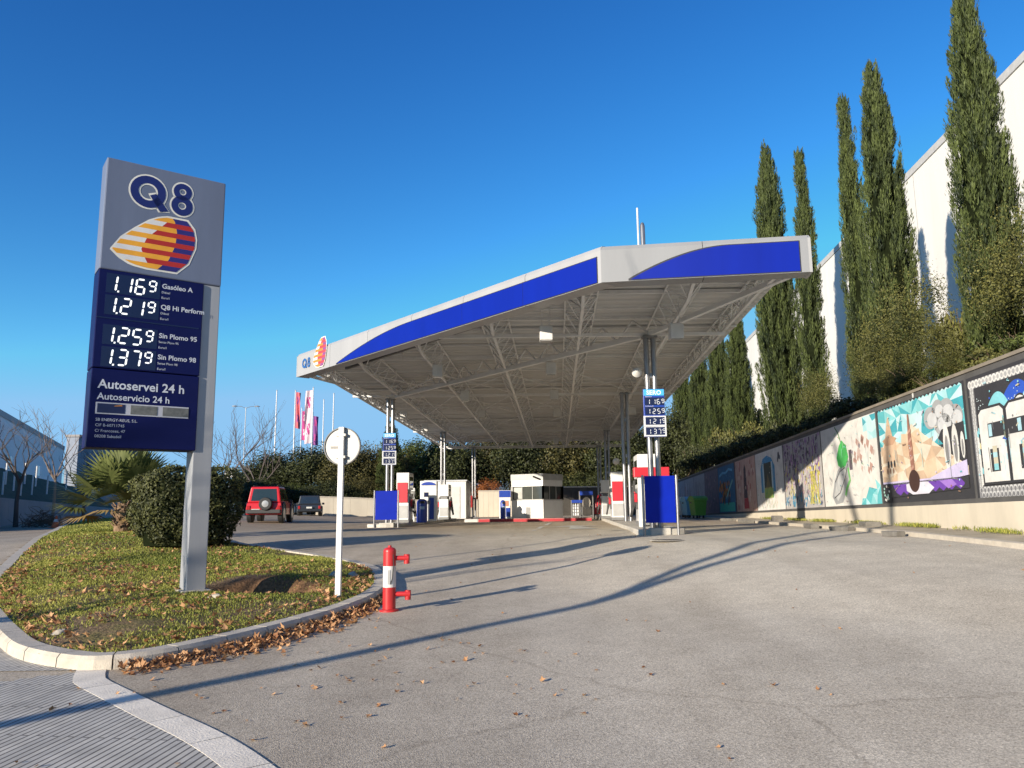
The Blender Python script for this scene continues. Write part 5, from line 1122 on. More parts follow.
# ------------------------------------------------------------------ red and white dry-riser column
hyp = ground_hit(389, 611, az); hy = thing('hydrant', 'red and white hydrant post with two side outlets at the kerb tip', 'hydrant', (hyp.x, hyp.y, hyp.z), R(4)); Hh = 61 * hyp.y / 785 / 1.0
M_RED = pmat('gloss_red', (.42, .022, .025), .35, 0, .12, 5); M_WHT = pmat('gloss_white', (.60, .58, .55), .4, 0, .06, 8); r0 = .088
for nm, z0, z1, m_ in (('lower_column', 0, .37, M_RED), ('middle_column', .37, .70, M_WHT), ('upper_column', .70, .93, M_RED)):
    mb = MB(); mb.tube([(0, 0, Hh * z0 - (.05 if z0 == 0 else 0)), (0, 0, Hh * z1)], r0, 20); mb.build(nm, m_, hy, True)
mb = MB(); mb.lathe([(r0, Hh * .93), (r0 * .98, Hh * .95), (r0 * .8, Hh * .975), (r0 * .45, Hh * .99), (.025, Hh * .992), (.025, Hh * 1.02)], n=20); mb.build('cap', M_RED, hy, True)
for zf, ln in ((.82, .22), (.26, .25)):
    mb = MB(); z = Hh * zf; mb.tube([(r0 * .6, 0, z), (r0 + ln * .62, -.01, z)], .033, 12); mb.tube([(r0 + ln * .5, -.01, z), (r0 + ln * .78, -.01, z)], .048, 12); mb.tube([(r0 + ln * .66, -.01, z + .05), (r0 + ln * .66, -.01, z - .075)], .04, 12); mb.build('outlet', M_RED, hy, True)
mb = MB(); mb.lathe([(r0 * 1.5, -.03), (r0 * 1.5, .02), (r0 * 1.1, .03)], n=20); mb.build('flange', M_RED, hy, True)
mb = MB(); mb.tube([(r0 * .6, -r0 * .85, Hh * .88), (r0 * .7, -r0 * .9, Hh * .7), (r0 * .5, -r0 * .95, Hh * .5), (r0 * .2, -r0 * 1.02, Hh * .42)], .006, 5); mb.build('chain', pmat('dark_chain', (.05, .05, .05), .5, .5), hy)
mb = MB(); mb.box(-.018, .018, -r0 - .004, -r0 + .002, Hh * .42, Hh * .64); mb.build('label_strip', pmat('grey_label', (.36, .36, .35), .7), hy)

# ------------------------------------------------------------------ canopy
CN, CR, CL = Vector((2.02, 16.91)), Vector((6.45, 16.30)), Vector((-7.97, 28.68)); CBL, CBR = Vector((-6.5, 63.2)), Vector((9.24, 63.5)); UZ = 6.60; CRD = CR + Vector((.07, -.01)); CBR = CBR + Vector((.25, 0))
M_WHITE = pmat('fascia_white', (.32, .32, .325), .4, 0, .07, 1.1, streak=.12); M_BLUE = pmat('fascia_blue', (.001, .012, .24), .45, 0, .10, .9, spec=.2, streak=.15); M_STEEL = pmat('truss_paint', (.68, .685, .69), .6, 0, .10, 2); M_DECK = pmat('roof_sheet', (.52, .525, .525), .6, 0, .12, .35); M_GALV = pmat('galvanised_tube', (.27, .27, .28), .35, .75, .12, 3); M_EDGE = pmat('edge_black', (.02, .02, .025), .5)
can = thing('station_canopy', 'huge filling station canopy with white and blue fascia on paired steel columns', 'canopy', (0, 40, 0)); co = Vector((0, 40, 0))
def cl(p, z): return (p[0] - co.x, p[1] - co.y, z)
def fascia(a, b, z0, z1, thick=.35):
    d = (b - a).normalized(); nrm = Vector((d.y, -d.x)); L_ = (b - a).length
    if nrm.dot(Vector((0, -1))) < 0: nrm = -nrm
    F = lambda s, z, o=0: cl(a + d * s + nrm * o, z)
    return F, L_, nrm
F1, L1, n1 = fascia(CL, CN, 0, 0); F2, L2, n2 = fascia(CN, CR, 0, 0); ZT = 7.47
mb = MB(); seam = MB()
for F, L_, ez in ((F1, L1, 0), (F2, L2, .005)):
    k = 6 if L_ > 8 else 2
    for i in range(k):
        a_, b_ = L_ * i / k, L_ * (i + 1) / k; g_ = .006
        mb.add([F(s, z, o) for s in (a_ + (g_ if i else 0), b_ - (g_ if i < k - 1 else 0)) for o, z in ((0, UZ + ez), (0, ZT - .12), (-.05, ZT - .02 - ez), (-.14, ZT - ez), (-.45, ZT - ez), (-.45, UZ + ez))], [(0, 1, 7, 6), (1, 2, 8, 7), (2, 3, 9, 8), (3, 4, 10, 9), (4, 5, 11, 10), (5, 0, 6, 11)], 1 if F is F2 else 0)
fa = mb.build('fascia', [M_WHITE, pmat('fascia_white_shaded', (.235, .24, .25), .4, 0, .07, 1.1, streak=.12)], can)  # second entry: the same white darkened, shade put into the colour
mb = MB(); mb.add([F2(L2 + o_, z, o) for o_ in (-.01, .05) for o, z in ((.004, UZ), (.004, ZT - .1), (-.14, ZT + .004), (-.5, ZT + .004), (-.5, UZ))], [(0, 1, 6, 5), (1, 2, 7, 6), (2, 3, 8, 7), (4, 0, 5, 9), (0, 4, 3, 2, 1), (5, 6, 7, 8, 9)])
mb.add([F1(-o_, z, o) for o_ in (-.01, .05) for o, z in ((.004, UZ), (.004, ZT - .1), (-.14, ZT + .004), (-.5, ZT + .004), (-.5, UZ))], [(0, 1, 6, 5), (1, 2, 7, 6), (2, 3, 8, 7), (4, 0, 5, 9), (0, 4, 3, 2, 1), (5, 6, 7, 8, 9)])
mb.build('end_cap', M_WHITE, fa)
def swoosh(F, s0, s1, s2, ztop, zbot):
    """blue field whose left end sweeps up in an arc from the lower edge"""
    curve = [(s0 + (s1 - s0) * t, zbot + (ztop - zbot) * math.sin(t * math.pi / 2) ** .92) for t in [k / 24 for k in range(25)]]
    b = MB(); e = MB(); n_ = len(curve)
    def strip(mbx, crv, o, lo_):
        for (sa, za), (sb, zb) in zip(crv, crv[1:]): mbx.poly([F(sa, lo_, o), F(sb, lo_, o), F(sb, zb, o), F(sa, za, o)])
    strip(e, [(s + -.05, z + .02) for s, z in curve], .006, zbot - .02)
    k = max(1, int((s2 - s1) / 1.9))
    for i in range(k): a_, b_ = s1 + (s2 - s1) * i / k, s1 + (s2 - s1) * (i + 1) / k; b.poly([F(a_ + (.005 if i else 0), zbot, .012), F(b_ - .005, zbot, .012), F(b_ - .005, ztop, .012), F(a_ + (.005 if i else 0), ztop, .012)])
    e.poly([F(s1 - .05, zbot - .02, .006), F(s2 + .02, zbot - .02, .006), F(s2 + .02, ztop + .02, .006), F(s1 - .05, ztop + .02, .006)])
    strip(b, curve, .012, zbot)
    e.build('blue_edge', M_EDGE, fa); b.build('blue_field', M_BLUE, fa)
swoosh(F1, L1 * .20, L1 * .50, L1 - .12, ZT - .26, UZ + .03); swoosh(F2, L2 * .145, L2 * .64, L2 - .2, ZT - .17, UZ + .035)
# logo at the left end of the fascia
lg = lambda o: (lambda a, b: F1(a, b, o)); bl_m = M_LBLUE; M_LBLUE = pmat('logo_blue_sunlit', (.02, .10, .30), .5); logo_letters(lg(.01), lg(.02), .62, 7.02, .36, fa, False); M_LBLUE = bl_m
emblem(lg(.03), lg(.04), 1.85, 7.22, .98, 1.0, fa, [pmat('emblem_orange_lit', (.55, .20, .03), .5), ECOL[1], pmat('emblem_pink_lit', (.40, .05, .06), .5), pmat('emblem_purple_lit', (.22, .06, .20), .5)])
# roof sheet: corrugated underside, plain top
def front_y(xa, sl, yb):
    """where a longitudinal line leaves the roof at the front"""
    best = None
    for a, b in ((CL, CN), (CN, CRD)):
        for k in range(201):
            p = a.lerp(b, k / 200); 
            d = abs(xa + sl * (p.y - yb) - p.x)
            if best is None or d < best[0]: best = (d, p.y)
    return best[1]
def lng(p):
    B = CBL.lerp(CBR, p); sl = .0426 + (.0591 - .0426) * p; sl = ((CBL.x - CL.x) / (CBL.y - CL.y)) * (1 - p) + ((CBR.x - CRD.x) / (CBR.y - CRD.y)) * p
    return B, sl, front_y(B.x, sl, B.y)
def lpt(p, y): B, sl, f_ = lng(p); return Vector((B.x + sl * (y - B.y), y))
roof = MB(); nP, nY = 24, 46
for top, zz in ((0, 7.26), (1, 7.34)):
    grid = []
    for j in range(nP + 1):
        B, sl, f_ = lng(j / nP); f_ += .3; grid.append([cl((B.x + sl * (y - B.y), y), zz) for y in [f_ + (B.y - f_) * i / nY for i in range(nY + 1)]])
    vs = [q for g_ in grid for q in g_]; fs = [(j * (nY + 1) + i, j * (nY + 1) + i + 1, (j + 1) * (nY + 1) + i + 1, (j + 1) * (nY + 1) + i) for j in range(nP) for i in range(nY)]
    roof.add(vs, fs)
roof.build('roof_deck', M_DECK, can)
ribs = MB()                                                  # trapezoidal ribs across the span
y = 17.4
while y < 63:
    ps = [p for p in [k / 60 for k in range(61)] if lng(p)[2] + .35 < y]
    if len(ps) > 1: a, b = lpt(ps[0], y), lpt(ps[-1], y); ribs.add([cl((a.x, a.y - .12), 7.255), cl((a.x, a.y - .06), 7.215), cl((a.x, a.y + .06), 7.215), cl((a.x, a.y + .12), 7.255), cl((b.x, b.y - .12), 7.255), cl((b.x, b.y - .06), 7.215), cl((b.x, b.y + .06), 7.215), cl((b.x, b.y + .12), 7.255)], [(0, 1, 5, 4), (1, 2, 6, 5), (2, 3, 7, 6)])
    y += .5
rb = ribs.build('deck_ribs', M_DECK, can); rb['kind'] = 'stuff'
for p in (.05, .18, .345, .51, .675, .845, .955):           # longitudinal triangular trusses
    B, sl, f_ = lng(p); f_ += .5; t = MB(); edge = p < .1 or p > .9; w = .10 if edge else .42; y = f_; step = 1.55; lean = .9; k = 0
    zb, zt_ = (6.66 + (.1 if edge else 0), 7.16)
    bot = lambda yy: cl(lpt(p, yy), zb if yy > f_ + 1.5 else 6.68 + (0 if edge else .32 * (1 - (yy - f_) / 1.5)))
    tp = lambda yy, s: cl(lpt(p, yy) + Vector((w * s, 0)), zt_)
    ys_ = frange(f_, B.y - .1, step)
    for ya, yb in zip(ys_, ys_[1:]):
        ym = (ya + yb) / 2; t.bar(bot(ya), bot(yb), .08, .08)
        for s in ((-1, 1)): t.bar(tp(ya, s), tp(yb, s), .045, .045); t.bar(bot(ya), tp(ym, s), .03); t.bar(tp(ym, s), bot(yb), .03)
        t.bar(tp(ym, -1), tp(ym, 1), .03)
    t.build('truss', M_STEEL, can)
for p, nm in ((.0, 1), (1.0, 1)):                              # thin gutter along the two long edges
    B, sl, f_ = lng(p); e = MB(); e.bar(cl(lpt(p, f_ + .3), 7.33), cl(lpt(p, B.y), 7.33), .10, .14); e.build('gutter', M_STEEL, can)
rows = [(22.35, (.845,)), (34.0, (.18, .845)), (49.6, (.18, .845)), (61.7, (.18, .845))]
def p_lo(y):
    ps = [k / 200 for k in range(201) if lng(k / 200)[2] + .5 < y]; return ps[0], ps[-1]
for y in (19.6, 22.35, 28.0, 34.0, 41.8, 49.6, 55.6, 61.7, 63.2):  # transverse beams
    a, b = p_lo(y); a, b = max(a, .05), min(b, .955); e = MB(); A, Bp = lpt(a, y), lpt(b, y + .01); main = y in (34.0, 49.6, 61.7, 22.35)
    if main or y > 62:
        e.bar(cl(A, 6.63), cl(Bp, 6.63), .09, .09); n_ = 16 if y > 61 else 0
        for k in range(n_): P0, P1 = A.lerp(Bp, k / n_), A.lerp(Bp, (k + 1) / n_); Pm = P0.lerp(P1, .5); e.bar(cl(P0, 6.65), cl(Pm, 7.18), .05); e.bar(cl(Pm, 7.18), cl(P1, 6.65), .04)
    e.bar(cl((A.x, A.y + .15), 7.18), cl((Bp.x, Bp.y + .15), 7.18), .08, .10); e.build('cross_beam', M_STEEL, can)
e = MB(); c_l1, c_r1 = Vector((-5.38, 34.4)), Vector((4.0, 22.3)); e.bar(cl(c_l1, 6.62), cl(c_r1, 6.62), .14, .15); e.bar(cl(c_r1, 6.62), cl(CR + Vector((-.15, .3)), 6.7), .12, .12); e.bar(cl(c_l1, 6.62), cl(CL + Vector((.3, .2)), 6.7), .10, .10)
dd = (c_r1 - c_l1)
for k in range(12): P0, P1 = c_l1 + dd * k / 12, c_l1 + dd * (k + 1) / 12; Pm = P0.lerp(P1, .5); e.bar(cl(P0, 6.64), cl(Pm, 7.16), .045); e.bar(cl(Pm, 7.16), cl(P1, 6.64), .045)
e.build('diagonal_beam', M_STEEL, can)
for y in frange(19.0, 62.2, 2.4):                              # thin purlins and sway rods between the trusses
    a, b = p_lo(y); a, b = max(a, .0), min(b, 1.0)
    if b - a < .05: continue
    e = MB(); A, Bp = lpt(a, y), lpt(b, y + .01); e.bar(cl(A, 7.19), cl(Bp, 7.19), .05, .06); e.build('purlin', M_STEEL, can)
TP = (.18, .345, .51, .675, .845)
for y0, y1 in ((29, 34), (34, 41.8), (41.8, 49.6), (49.6, 55.6), (55.6, 61.7)):
    for pa_, pb_ in zip(TP, TP[1:]):
        for u_, v_ in ((pa_, pb_), (pb_, pa_)):
            if lng(u_)[2] + 1 > y0: continue
            e = MB(); e.bar(cl(lpt(u_, y0), 6.69), cl(lpt(v_, y1), 6.69), .028); e.build('sway_rod', M_STEEL, can)
e = MB()                                                       # dark purlin just behind the diagonal fascia
e.bar(cl(CL + Vector((1.6, 1.0)), 7.1), cl(CN + Vector((.5, 1.5)), 7.1), .10, .12); e.bar(cl(CN + Vector((.5, 1.5)), 7.1), cl(CR + Vector((-.3, 1.5)), 7.1), .10, .12); e.build('front_purlin', pmat('dark_purlin', (.12, .12, .12), .7), can)
for cx_, cy_ in ((4.0, 22.3), (4.83, 33.5), (5.95, 49.6), (6.75, 61.7), (-5.38, 34.4), (-4.4, 49.6), (-3.06, 61.7)):
    for p in (0,):
        c = Vector((cx_, cy_)); z0 = az(c.x, c.y); m_ = MB()
        for o in (-.105, .105): m_.tube([cl((c.x + o, c.y), z0 - .1), cl((c.x + o, c.y), 6.6)], .078, 14)
        clm = m_.build('column', M_GALV, can, True); m_ = MB()
        for z, dm in ((z0 + .16, (.3, .06, .14)), (z0 + 2.9, (.3, .06, .14)), (5.4, (.3, .06, .14)), (6.53, (.42, .3, .06)), (z0 + .06, (.6, .4, .14))): m_ = MB(); m_.cbox(cl((c.x, c.y), z), dm); m_.build('bracket', M_GALV, clm)
M_LAMPB = pmat('lamp_housing', (.58, .57, .55), .5)
def box_lamp(u, v, Y, s=.34):
    q = at(u, v, Y); m_ = MB(); m_.cbox(cl((q.x, q.y), q.z), (s, s, s * 1.15)); l_ = m_.build('floodlight', M_LAMPB, can, bevel=.02); m_ = MB()
    for o in (-.1, .1): m_.bar(cl((q.x + o, q.y), q.z + s * .55), cl((q.x + o, q.y), 7.22), .02)
    m_.build('hanger', M_STEEL, l_); m_ = MB(); m_.cbox(cl((q.x, q.y), q.z - s * .6), (s * .8, s * .8, .02)); m_.build('lens', pmat('lamp_lens', (.3, .3, .29), .3), l_)
for u, v, Y in ((546, 334, 20.5), (438, 371, 26), (551, 369, 26), (465, 396, 31.5), (554, 395, 32), (557, 413, 38), (632, 411, 38), (676, 332, 19.8), (556, 441, 52), (482, 414, 38), (404, 415, 38.5), (425, 428, 46)): box_lamp(u, v, Y)
def round_lamp(u, v, Y, tilt=-.6):
    q = at(u, v, Y); m_ = MB(); m_.T = Matrix.Translation(cl((q.x, q.y), q.z)) @ Matrix.Rotation(tilt, 4, 'Y') @ Matrix.Rotation(R(70), 4, 'X'); m_.lathe([(.02, .16), (.06, .15), (.12, .06), (.15, -.04), (.13, -.06)], n=18); l_ = m_.build('spotlight', M_LAMPB, can, True); m_ = MB(); m_.tube([cl((q.x, q.y), q.z), cl((q.x + .2, q.y + .1), q.z - .18), cl((q.x + .34, q.y + .12), q.z + .02)], .025, 6); m_.build('arm', M_GALV, l_)
round_lamp(637, 372, 22.2); round_lamp(616, 461, 33.8)
for u, v, Y in ((580, 300, 19.3), (403, 352, 26.5)):
    q = at(u, v, Y); m_ = MB(); c = cl((q.x, q.y), q.z); m_.lathe([(.03, .1), (.07, .06), (.075, -.02), (.03, -.08)], c, 12); m_.bar(c, (c[0], c[1], 6.75), .02); m_.build('globe_lamp', M_LAMPB, can, True)
an = thing('antenna', 'thin antenna mast and grey flue standing on the canopy roof', 'antenna', (at(638, 230, 27).x, 27, 7.34)); m_ = MB(); m_.tube([(0, 0, 0), (0, 0, at(638, 208, 27).z - 7.34)], .035, 8); m_.build('mast', pmat('antenna_white', (.5, .5, .5), .5), an, True); m_ = MB(); m_.lathe([(.09, 0), (.09, at(642, 226, 27).z - 7.34), (.05, at(642, 224, 27).z - 7.30)], (.16, 0, 0), 12); m_.build('flue', M_GALV, an, True)

# ------------------------------------------------------------------ pump islands
M_ISL = pmat('island_concrete', (.46, .43, .38), .85, 0, .15, 2, .2, 30); M_REDK = pmat('red_kerb_paint', (.40, .035, .045), .6, 0, .2, 3); M_WK = pmat('white_kerb_paint', (.55, .53, .5), .7, 0, .12, 3)
def island(p0, p1, w, y_round=.5):
    d = (Vector(p1) - Vector(p0)).normalized(); nn = Vector((d.y, -d.x)); L_ = (Vector(p1) - Vector(p0)).length; pts = []
    for k in range(9): a = math.pi * k / 8; pts.append(Vector(p0) + nn * (w / 2) * math.cos(a) - d * (w / 2) * math.sin(a) * .6)
    for k in range(9): a = math.pi * k / 8; pts.append(Vector(p1) - nn * (w / 2) * math.cos(a) + d * (w / 2) * math.sin(a) * .6)
    m_ = MB(); n_ = len(pts); c = sum(pts, Vector((0, 0))) / n_
    vs = [(q.x, q.y, gz(q.x, q.y) - .1) for q in pts] + [(q.x, q.y, gz(q.x, q.y) + .15) for q in pts]
    m_.add(vs, [(i, (i + 1) % n_, n_ + (i + 1) % n_, n_ + i) for i in range(n_)] + [tuple(range(n_, 2 * n_))]); return m_.build('pump_island', M_ISL, None, bevel=.03, kind='structure')
island((4.0, 21.7), (6.05, 51), 1.3); island((-5.5, 33.4), (-4.3, 51), 1.3)
M_PWHITE = pmat('pump_white', (.62, .62, .61), .4, 0, .06, 2); M_PRED = pmat('pump_red', (.46, .02, .035), .4, 0, .08, 2); M_PGREY = pmat('pump_grey', (.18, .18, .18), .5, 0, .1, 3); M_RUB = pmat('black_rubber', (.015, .015, .016), .6); M_PBLUE = pmat('pump_blue', (.015, .045, .30), .4, 0, .08, 2)
def pump(loc, label, h=2.05, red=True, sc_=1.0):
    t = thing('fuel_pump', label, 'fuel pump', loc, R(-3), 'fuel pumps on the islands'); w, L_ = .58 * sc_, 1.15
    m_ = MB(); m_.box(-w / 2, w / 2, -L_ / 2, L_ / 2, 0, .12); m_.build('plinth', M_PGREY, t, bevel=.01)
    m_ = MB(); m_.box(-w / 2 + .02, w / 2 - .02, -L_ / 2 + .02, L_ / 2 - .02, .12, h * .58); m_.build('cabinet', M_PWHITE, t, bevel=.02)
    m_ = MB(); m_.box(-w / 2 + .1, w / 2 - .1, -L_ / 2 + .10, L_ / 2 - .10, h * .58, h * .66); m_.build('neck', M_PGREY, t)
    hd = MB(); hd.box(-w / 2, w / 2, -L_ / 2, L_ / 2, h * .66, h); hd = hd.build('head', M_PWHITE, t, bevel=.025)
    for s in (-1, 1):
        m_ = MB(); x = s * (w / 2 + .004); m_.box(min(x, x - s * .01), max(x, x - s * .01), -.42, .42, h * .70, h * .92); m_.build('display', glassmat('pump_display', (.03, .035, .03)), hd)
        m_ = MB(); m_.box(min(x, x - s * .012), max(x, x - s * .012), -.38, .38, .5, h * .52); m_.build('nozzle_bay', M_PGREY, t)
        for k, yy in enumerate((-.28, .02, .3)):
            m_ = MB(); X = s * (w / 2 + .06); m_.bar((X, yy, .72), (X, yy - .04, .98), .05, .09); m_.tube([(X, yy - .04, .98), (X + s * .05, yy - .14, 1.02)], .02, 6); m_.build('nozzle', M_RUB if k else M_PRED, t)
            m_ = MB(); m_.tube([(X, yy, .72), (X + s * .10, yy + .02, .42), (X + s * .12, yy + .1, .26), (X + s * .08, yy + .17, .5), (X - s * .02, yy + .16, h * .64)], .018, 6); m_.build('hose', M_RUB, t, True)
    if red:
        m_ = MB(); m_.box(-w / 2 + .04, w / 2 - .06, -L_ / 2 - .03, -L_ / 2 + .01, h * .40, h * .80); m_.build('red_panel', M_PRED, t, bevel=.008)
    m_ = MB(); m_.box(-w / 2 + .06, w / 2 - .06, -L_ / 2 + .006, -L_ / 2 + .018, .2, h * .34); m_.build('lower_panel', pmat('pump_panel_grey', (.36, .36, .36), .5), t)
    return t
def on(x, y, dz=.15): return (x, y, gz(x, y) + dz)
pump(on(at(646, 500, 25.2).x, 25.2), 'nearest right-hand pump, white with a red band behind the blue board', 2.2, False); pump(on(at(617, 500, 36).x, 36), 'middle right-hand pump with a tall red end panel', 2.15); pump(on(at(606, 500, 43.5).x, 43.5), 'farthest right-hand pump, plain white end', 2.05, False)
q = at(653, 472, 24.2); t = thing('island_cross_bar', 'red horizontal sign box just above the right blue board', 'sign', (q.x, 24.1, q.z - .16)); m_ = MB(); m_.box(-.62, .46, -.12, .12, 0, .30); m_.build('box', M_PRED, t, bevel=.02); m_ = MB(); m_.box(-.5, -.4, -.05, .05, gz(q.x, 24.1) + .1 - (q.z - .16), 0.01); m_.box(.1, .2, -.05, .05, gz(q.x, 24.1) + .1 - (q.z - .16), 0.01); m_.build('leg', M_PWHITE, t)
pump(on(at(405, 500, 36.6).x, 36.6), 'nearest left-hand pump with red end panel behind the left blue board', 2.25); pump(on(at(445, 500, 46.5).x, 46.5), 'farthest left-hand pump, dark and in shade by the shed', 2.0, False)
# white panel and tall white unit with blue strip
q = at(411, 500, 38.6); t = thing('service_panel', 'narrow white upright panel with a hose beside the nearest left pump', 'panel', on(q.x, 38.6)); m_ = MB(); m_.box(-.19, .19, -.06, .06, 0, 1.62); m_.build('panel', M_PWHITE, t, bevel=.02); m_ = MB(); m_.tube([(-.2, -.08, 1.35), (-.3, -.12, .9), (-.27, -.12, .45), (-.2, -.1, .3)], .02, 6); m_.build('hose', M_RUB, t, True)
q = at(429, 500, 40); t = thing('payment_terminal', 'tall white terminal with a blue arched top and blue strip', 'terminal', on(q.x, 40)); m_ = MB(); m_.box(-.42, .42, -.3, .3, 0, 2.0); m_.build('body', M_PWHITE, t, bevel=.03)
m_ = MB(); m_.prism([(.42 * math.cos(math.pi * k / 12) * .86, 1.78 + .16 * math.sin(math.pi * k / 12)) for k in range(13)], lambda a, b, k: (a, -.31 - .03 * k, b)); m_.build('top_band', M_PBLUE, t)
m_ = MB(); m_.box(.05, .28, -.32, -.295, .1, 1.15); m_.build('blue_strip', M_PBLUE, t); m_ = MB(); m_.box(-.22, .0, -.318, -.295, 1.2, 1.42); m_.build('screen', M_SCR, t); m_ = MB(); m_.box(-.25, .1, -.322, -.295, .85, 1.02); m_.build('keypad', M_PGREY, t)
def bin_(loc, label, h, r):
    t = thing('litter_bin', label, 'bin', loc, R(10)); m_ = MB(); m_.lathe([(r * .94, 0), (r, .05), (r, h * .78), (r * .97, h * .80)], n=20); m_.build('body', M_PBLUE, t, True); m_ = MB(); m_.lathe([(r * 1.02, h * .80), (r * 1.0, h * .86), (r * .8, h * .95), (r * .35, h), (.02, h)], n=20); m_.build('lid', M_PBLUE, t, True); m_ = MB(); m_.cbox((0, -r, h * .86), (r * .9, .06, h * .1)); m_.build('opening', M_RUB, t); m_ = MB(); m_.cbox((0, -r - .002, h * .62), (r * .8, .02, h * .12)); m_.build('sticker', pmat('bin_sticker', (.3, .42, .55), .6), t)
bin_(on(at(422, 510, 36).x, 36), 'rounded blue litter bin between the left pumps', 1.05, .24); bin_(on(at(503, 510, 44.6).x, 44.6), 'narrow blue bin in front of the vending display beside the kiosk', 1.05, .15)
# blue boards at the island ends
def board(u0, u1, vt, vb_, Y, label, base=True):
    a, b = at(u0, vb_, Y), at(u1, vb_, Y); w = b.x - a.x; cx = (a.x + b.x) / 2; z0 = az(cx, Y); zt_ = at(u0, vt, Y).z - z0; t = thing('island_board', label, 'board', (cx, Y, z0), 0, 'blue boards at the island ends')
    for s in (-1, 1): m_ = MB(); m_.tube([(s * w / 2, 0, -.05), (s * w / 2, 0, zt_ + .02)], .035, 10); m_.build('post', M_GALV, t, True)
    m_ = MB(); m_.box(-w / 2 + .045, w / 2 - .045, -.018, .018, zt_ * .21, zt_); m_.build('panel', pmat('board_blue', (.001, .014, .30), .5, 0, .10, 2.5, spec=.15), t, bevel=.006)
    m_ = MB(); m_.cbox((0, .25, .09), (w * .62, .35, .2)); m_.build('footing', M_ISL, t, bevel=.03)
board(644.5, 678.5, 476, 531, 21.2, 'larger blue board on steel posts at the near end of the right island'); board(374, 398, 491, 528, 33.0, 'smaller blue board on steel posts at the near end of the left island')
# price boards strapped to the front columns
M_CYAN = pmat('header_cyan', (.05, .35, .62), .5); M_PB = pmat('price_board_blue', (.012, .045, .30), .4); M_FRAME = pmat('board_frame', (.50, .52, .56), .5)
def price_board(u0, u1, vt, vb_, Y, label):
    a, b = at(u0, vt, Y), at(u1, vt, Y); w = b.x - a.x; zt_ = a.z; z0 = at(u0, vb_, Y).z; h = zt_ - z0; t = thing('price_board', label, 'sign', ((a.x + b.x) / 2, Y, z0), 0, 'price boards on the front canopy columns')
    m_ = MB(); m_.box(-w / 2, w / 2, 0, .09, 0, h); m_.build('board', M_PB, t, bevel=.008)
    m_ = MB(); m_.box(-w / 2 + .01, w / 2 - .01, -.004, .002, h * .86, h * .99); hd = m_.build('header', M_CYAN, t); m_ = MB(); put_text(m_, 'SERO', h * .125, lambda p_, q_: (p_, -.008, h * .88 + q_), 0, .004, 'CENTER', 1.05); m_.build('lettering', M_PWHITE, hd)
    for k, (pr, z) in enumerate((('1169', .68), ('1259', .48), ('1219', .27), ('1379', .06))):
        if k > 1: m_ = MB(); m_.box(-w / 2 - .02, w / 2 + .02, -.012, .0, h * (z - .05), h * (z + .165)); m_.build('frame', M_FRAME, t)
        m_ = MB(); m_.box(-w * .44, w * .46, -.016, -.001, h * (z - .02), h * (z + .14)); d_ = m_.build('display', M_SCR, t); f = fx(-.020); s_ = h * .11
        for j, ch in enumerate(pr): m_ = MB(); seg_digit(m_, ch, -w * .34 + j * w * .215 + (.03 if j else 0), h * z + (s_ * .25 if j == 3 else 0), w * .12, s_ * (.68 if j == 3 else .9), w * .03, f); m_.build('price_digit', pmat('board_digit', (.5, .53, .58), .5, 0, .01, 1, emit=.12), d_)
        m_ = MB(); put_text(m_, ('Gasóleo A', 'Sin Plomo 95', 'Hi Perform', 'Sin Plomo 98')[k], h * .032, lambda p_, q_: (-w * .42 + p_, -.018 if k > 1 else -.004, h * (z + .148) + q_)); m_.build('fuel_name', M_PWHITE, t)
    for z in (.2, .75): m_ = MB(); m_.box(-w * .3, w * .3, .09, .5, h * z, h * z + .06); m_.build('strap', M_GALV, t)
price_board(643, 664, 389, 437, 21.95, 'blue price board on the front right canopy column'); price_board(383, 396, 433, 465, 33.6, 'blue price board on the front left canopy column')
# white shed with emblem, fire cabinet, kiosk kerb and kiosk
q = at(441, 500, 52); t = thing('equipment_shed', 'white steel equipment shed behind the left pumps', 'shed', on(q.x + .3, 52, .1)); m_ = MB(); m_.box(-1.35, 1.35, 0, 5.5, 0, 2.45); m_.build('wall', M_PWHITE, t, bevel=.03)
m_ = MB(); m_.box(-1.42, 1.42, -.07, 5.57, 2.45, 2.53); m_.build('roof', M_FRAME, t, bevel=.01); m_ = MB(); m_.box(.1, .95, -.035, -.0, .05, 2.1); dr = m_.build('door', pmat('shed_door', (.5, .5, .49), .5), t, bevel=.008); m_ = MB(); m_.cbox((.2, -.05, 1.05), (.04, .05, .16)); m_.build('handle', M_RUB, dr)
m_ = MB(); m_.poly([(1.356, 2.2 + .5 * math.sin(a_) * (1.1 if k % 2 else .8), 1.2 + .62 * math.cos(a_) * (1.1 if k % 2 else .7)) for k, a_ in enumerate([6.283 * k / 10 for k in range(10)])]); m_.build('emblem', pmat('shed_emblem', (.18, .18, .19), .6), t)
q = at(461, 507, 60.6); t = thing('fire_cabinet', 'dark red fire cabinet on the rear left column', 'cabinet', on(q.x + .4, 60.9, 0)); m_ = MB(); m_.box(-.45, .45, 0, .3, .85, 1.75); m_.build('box', M_RED, t, bevel=.02); m_ = MB(); m_.box(-.4, .4, -.012, 0, .9, 1.7); m_.build('door', pmat('cabinet_door', (.30, .02, .02), .4), t); m_ = MB(); m_.box(-.05, .05, .1, .2, -.1, .85); m_.build('leg', M_PGREY, t)
kx0, kx1 = at(478, 520, 44.2).x, at(592, 520, 44.2).x
m_ = MB(); m_.box(kx0, kx1, 44.2, 50, .9, gz(0, 44) + .17); m_.build('kiosk_island', M_ISL, None, bevel=.02, kind='structure')
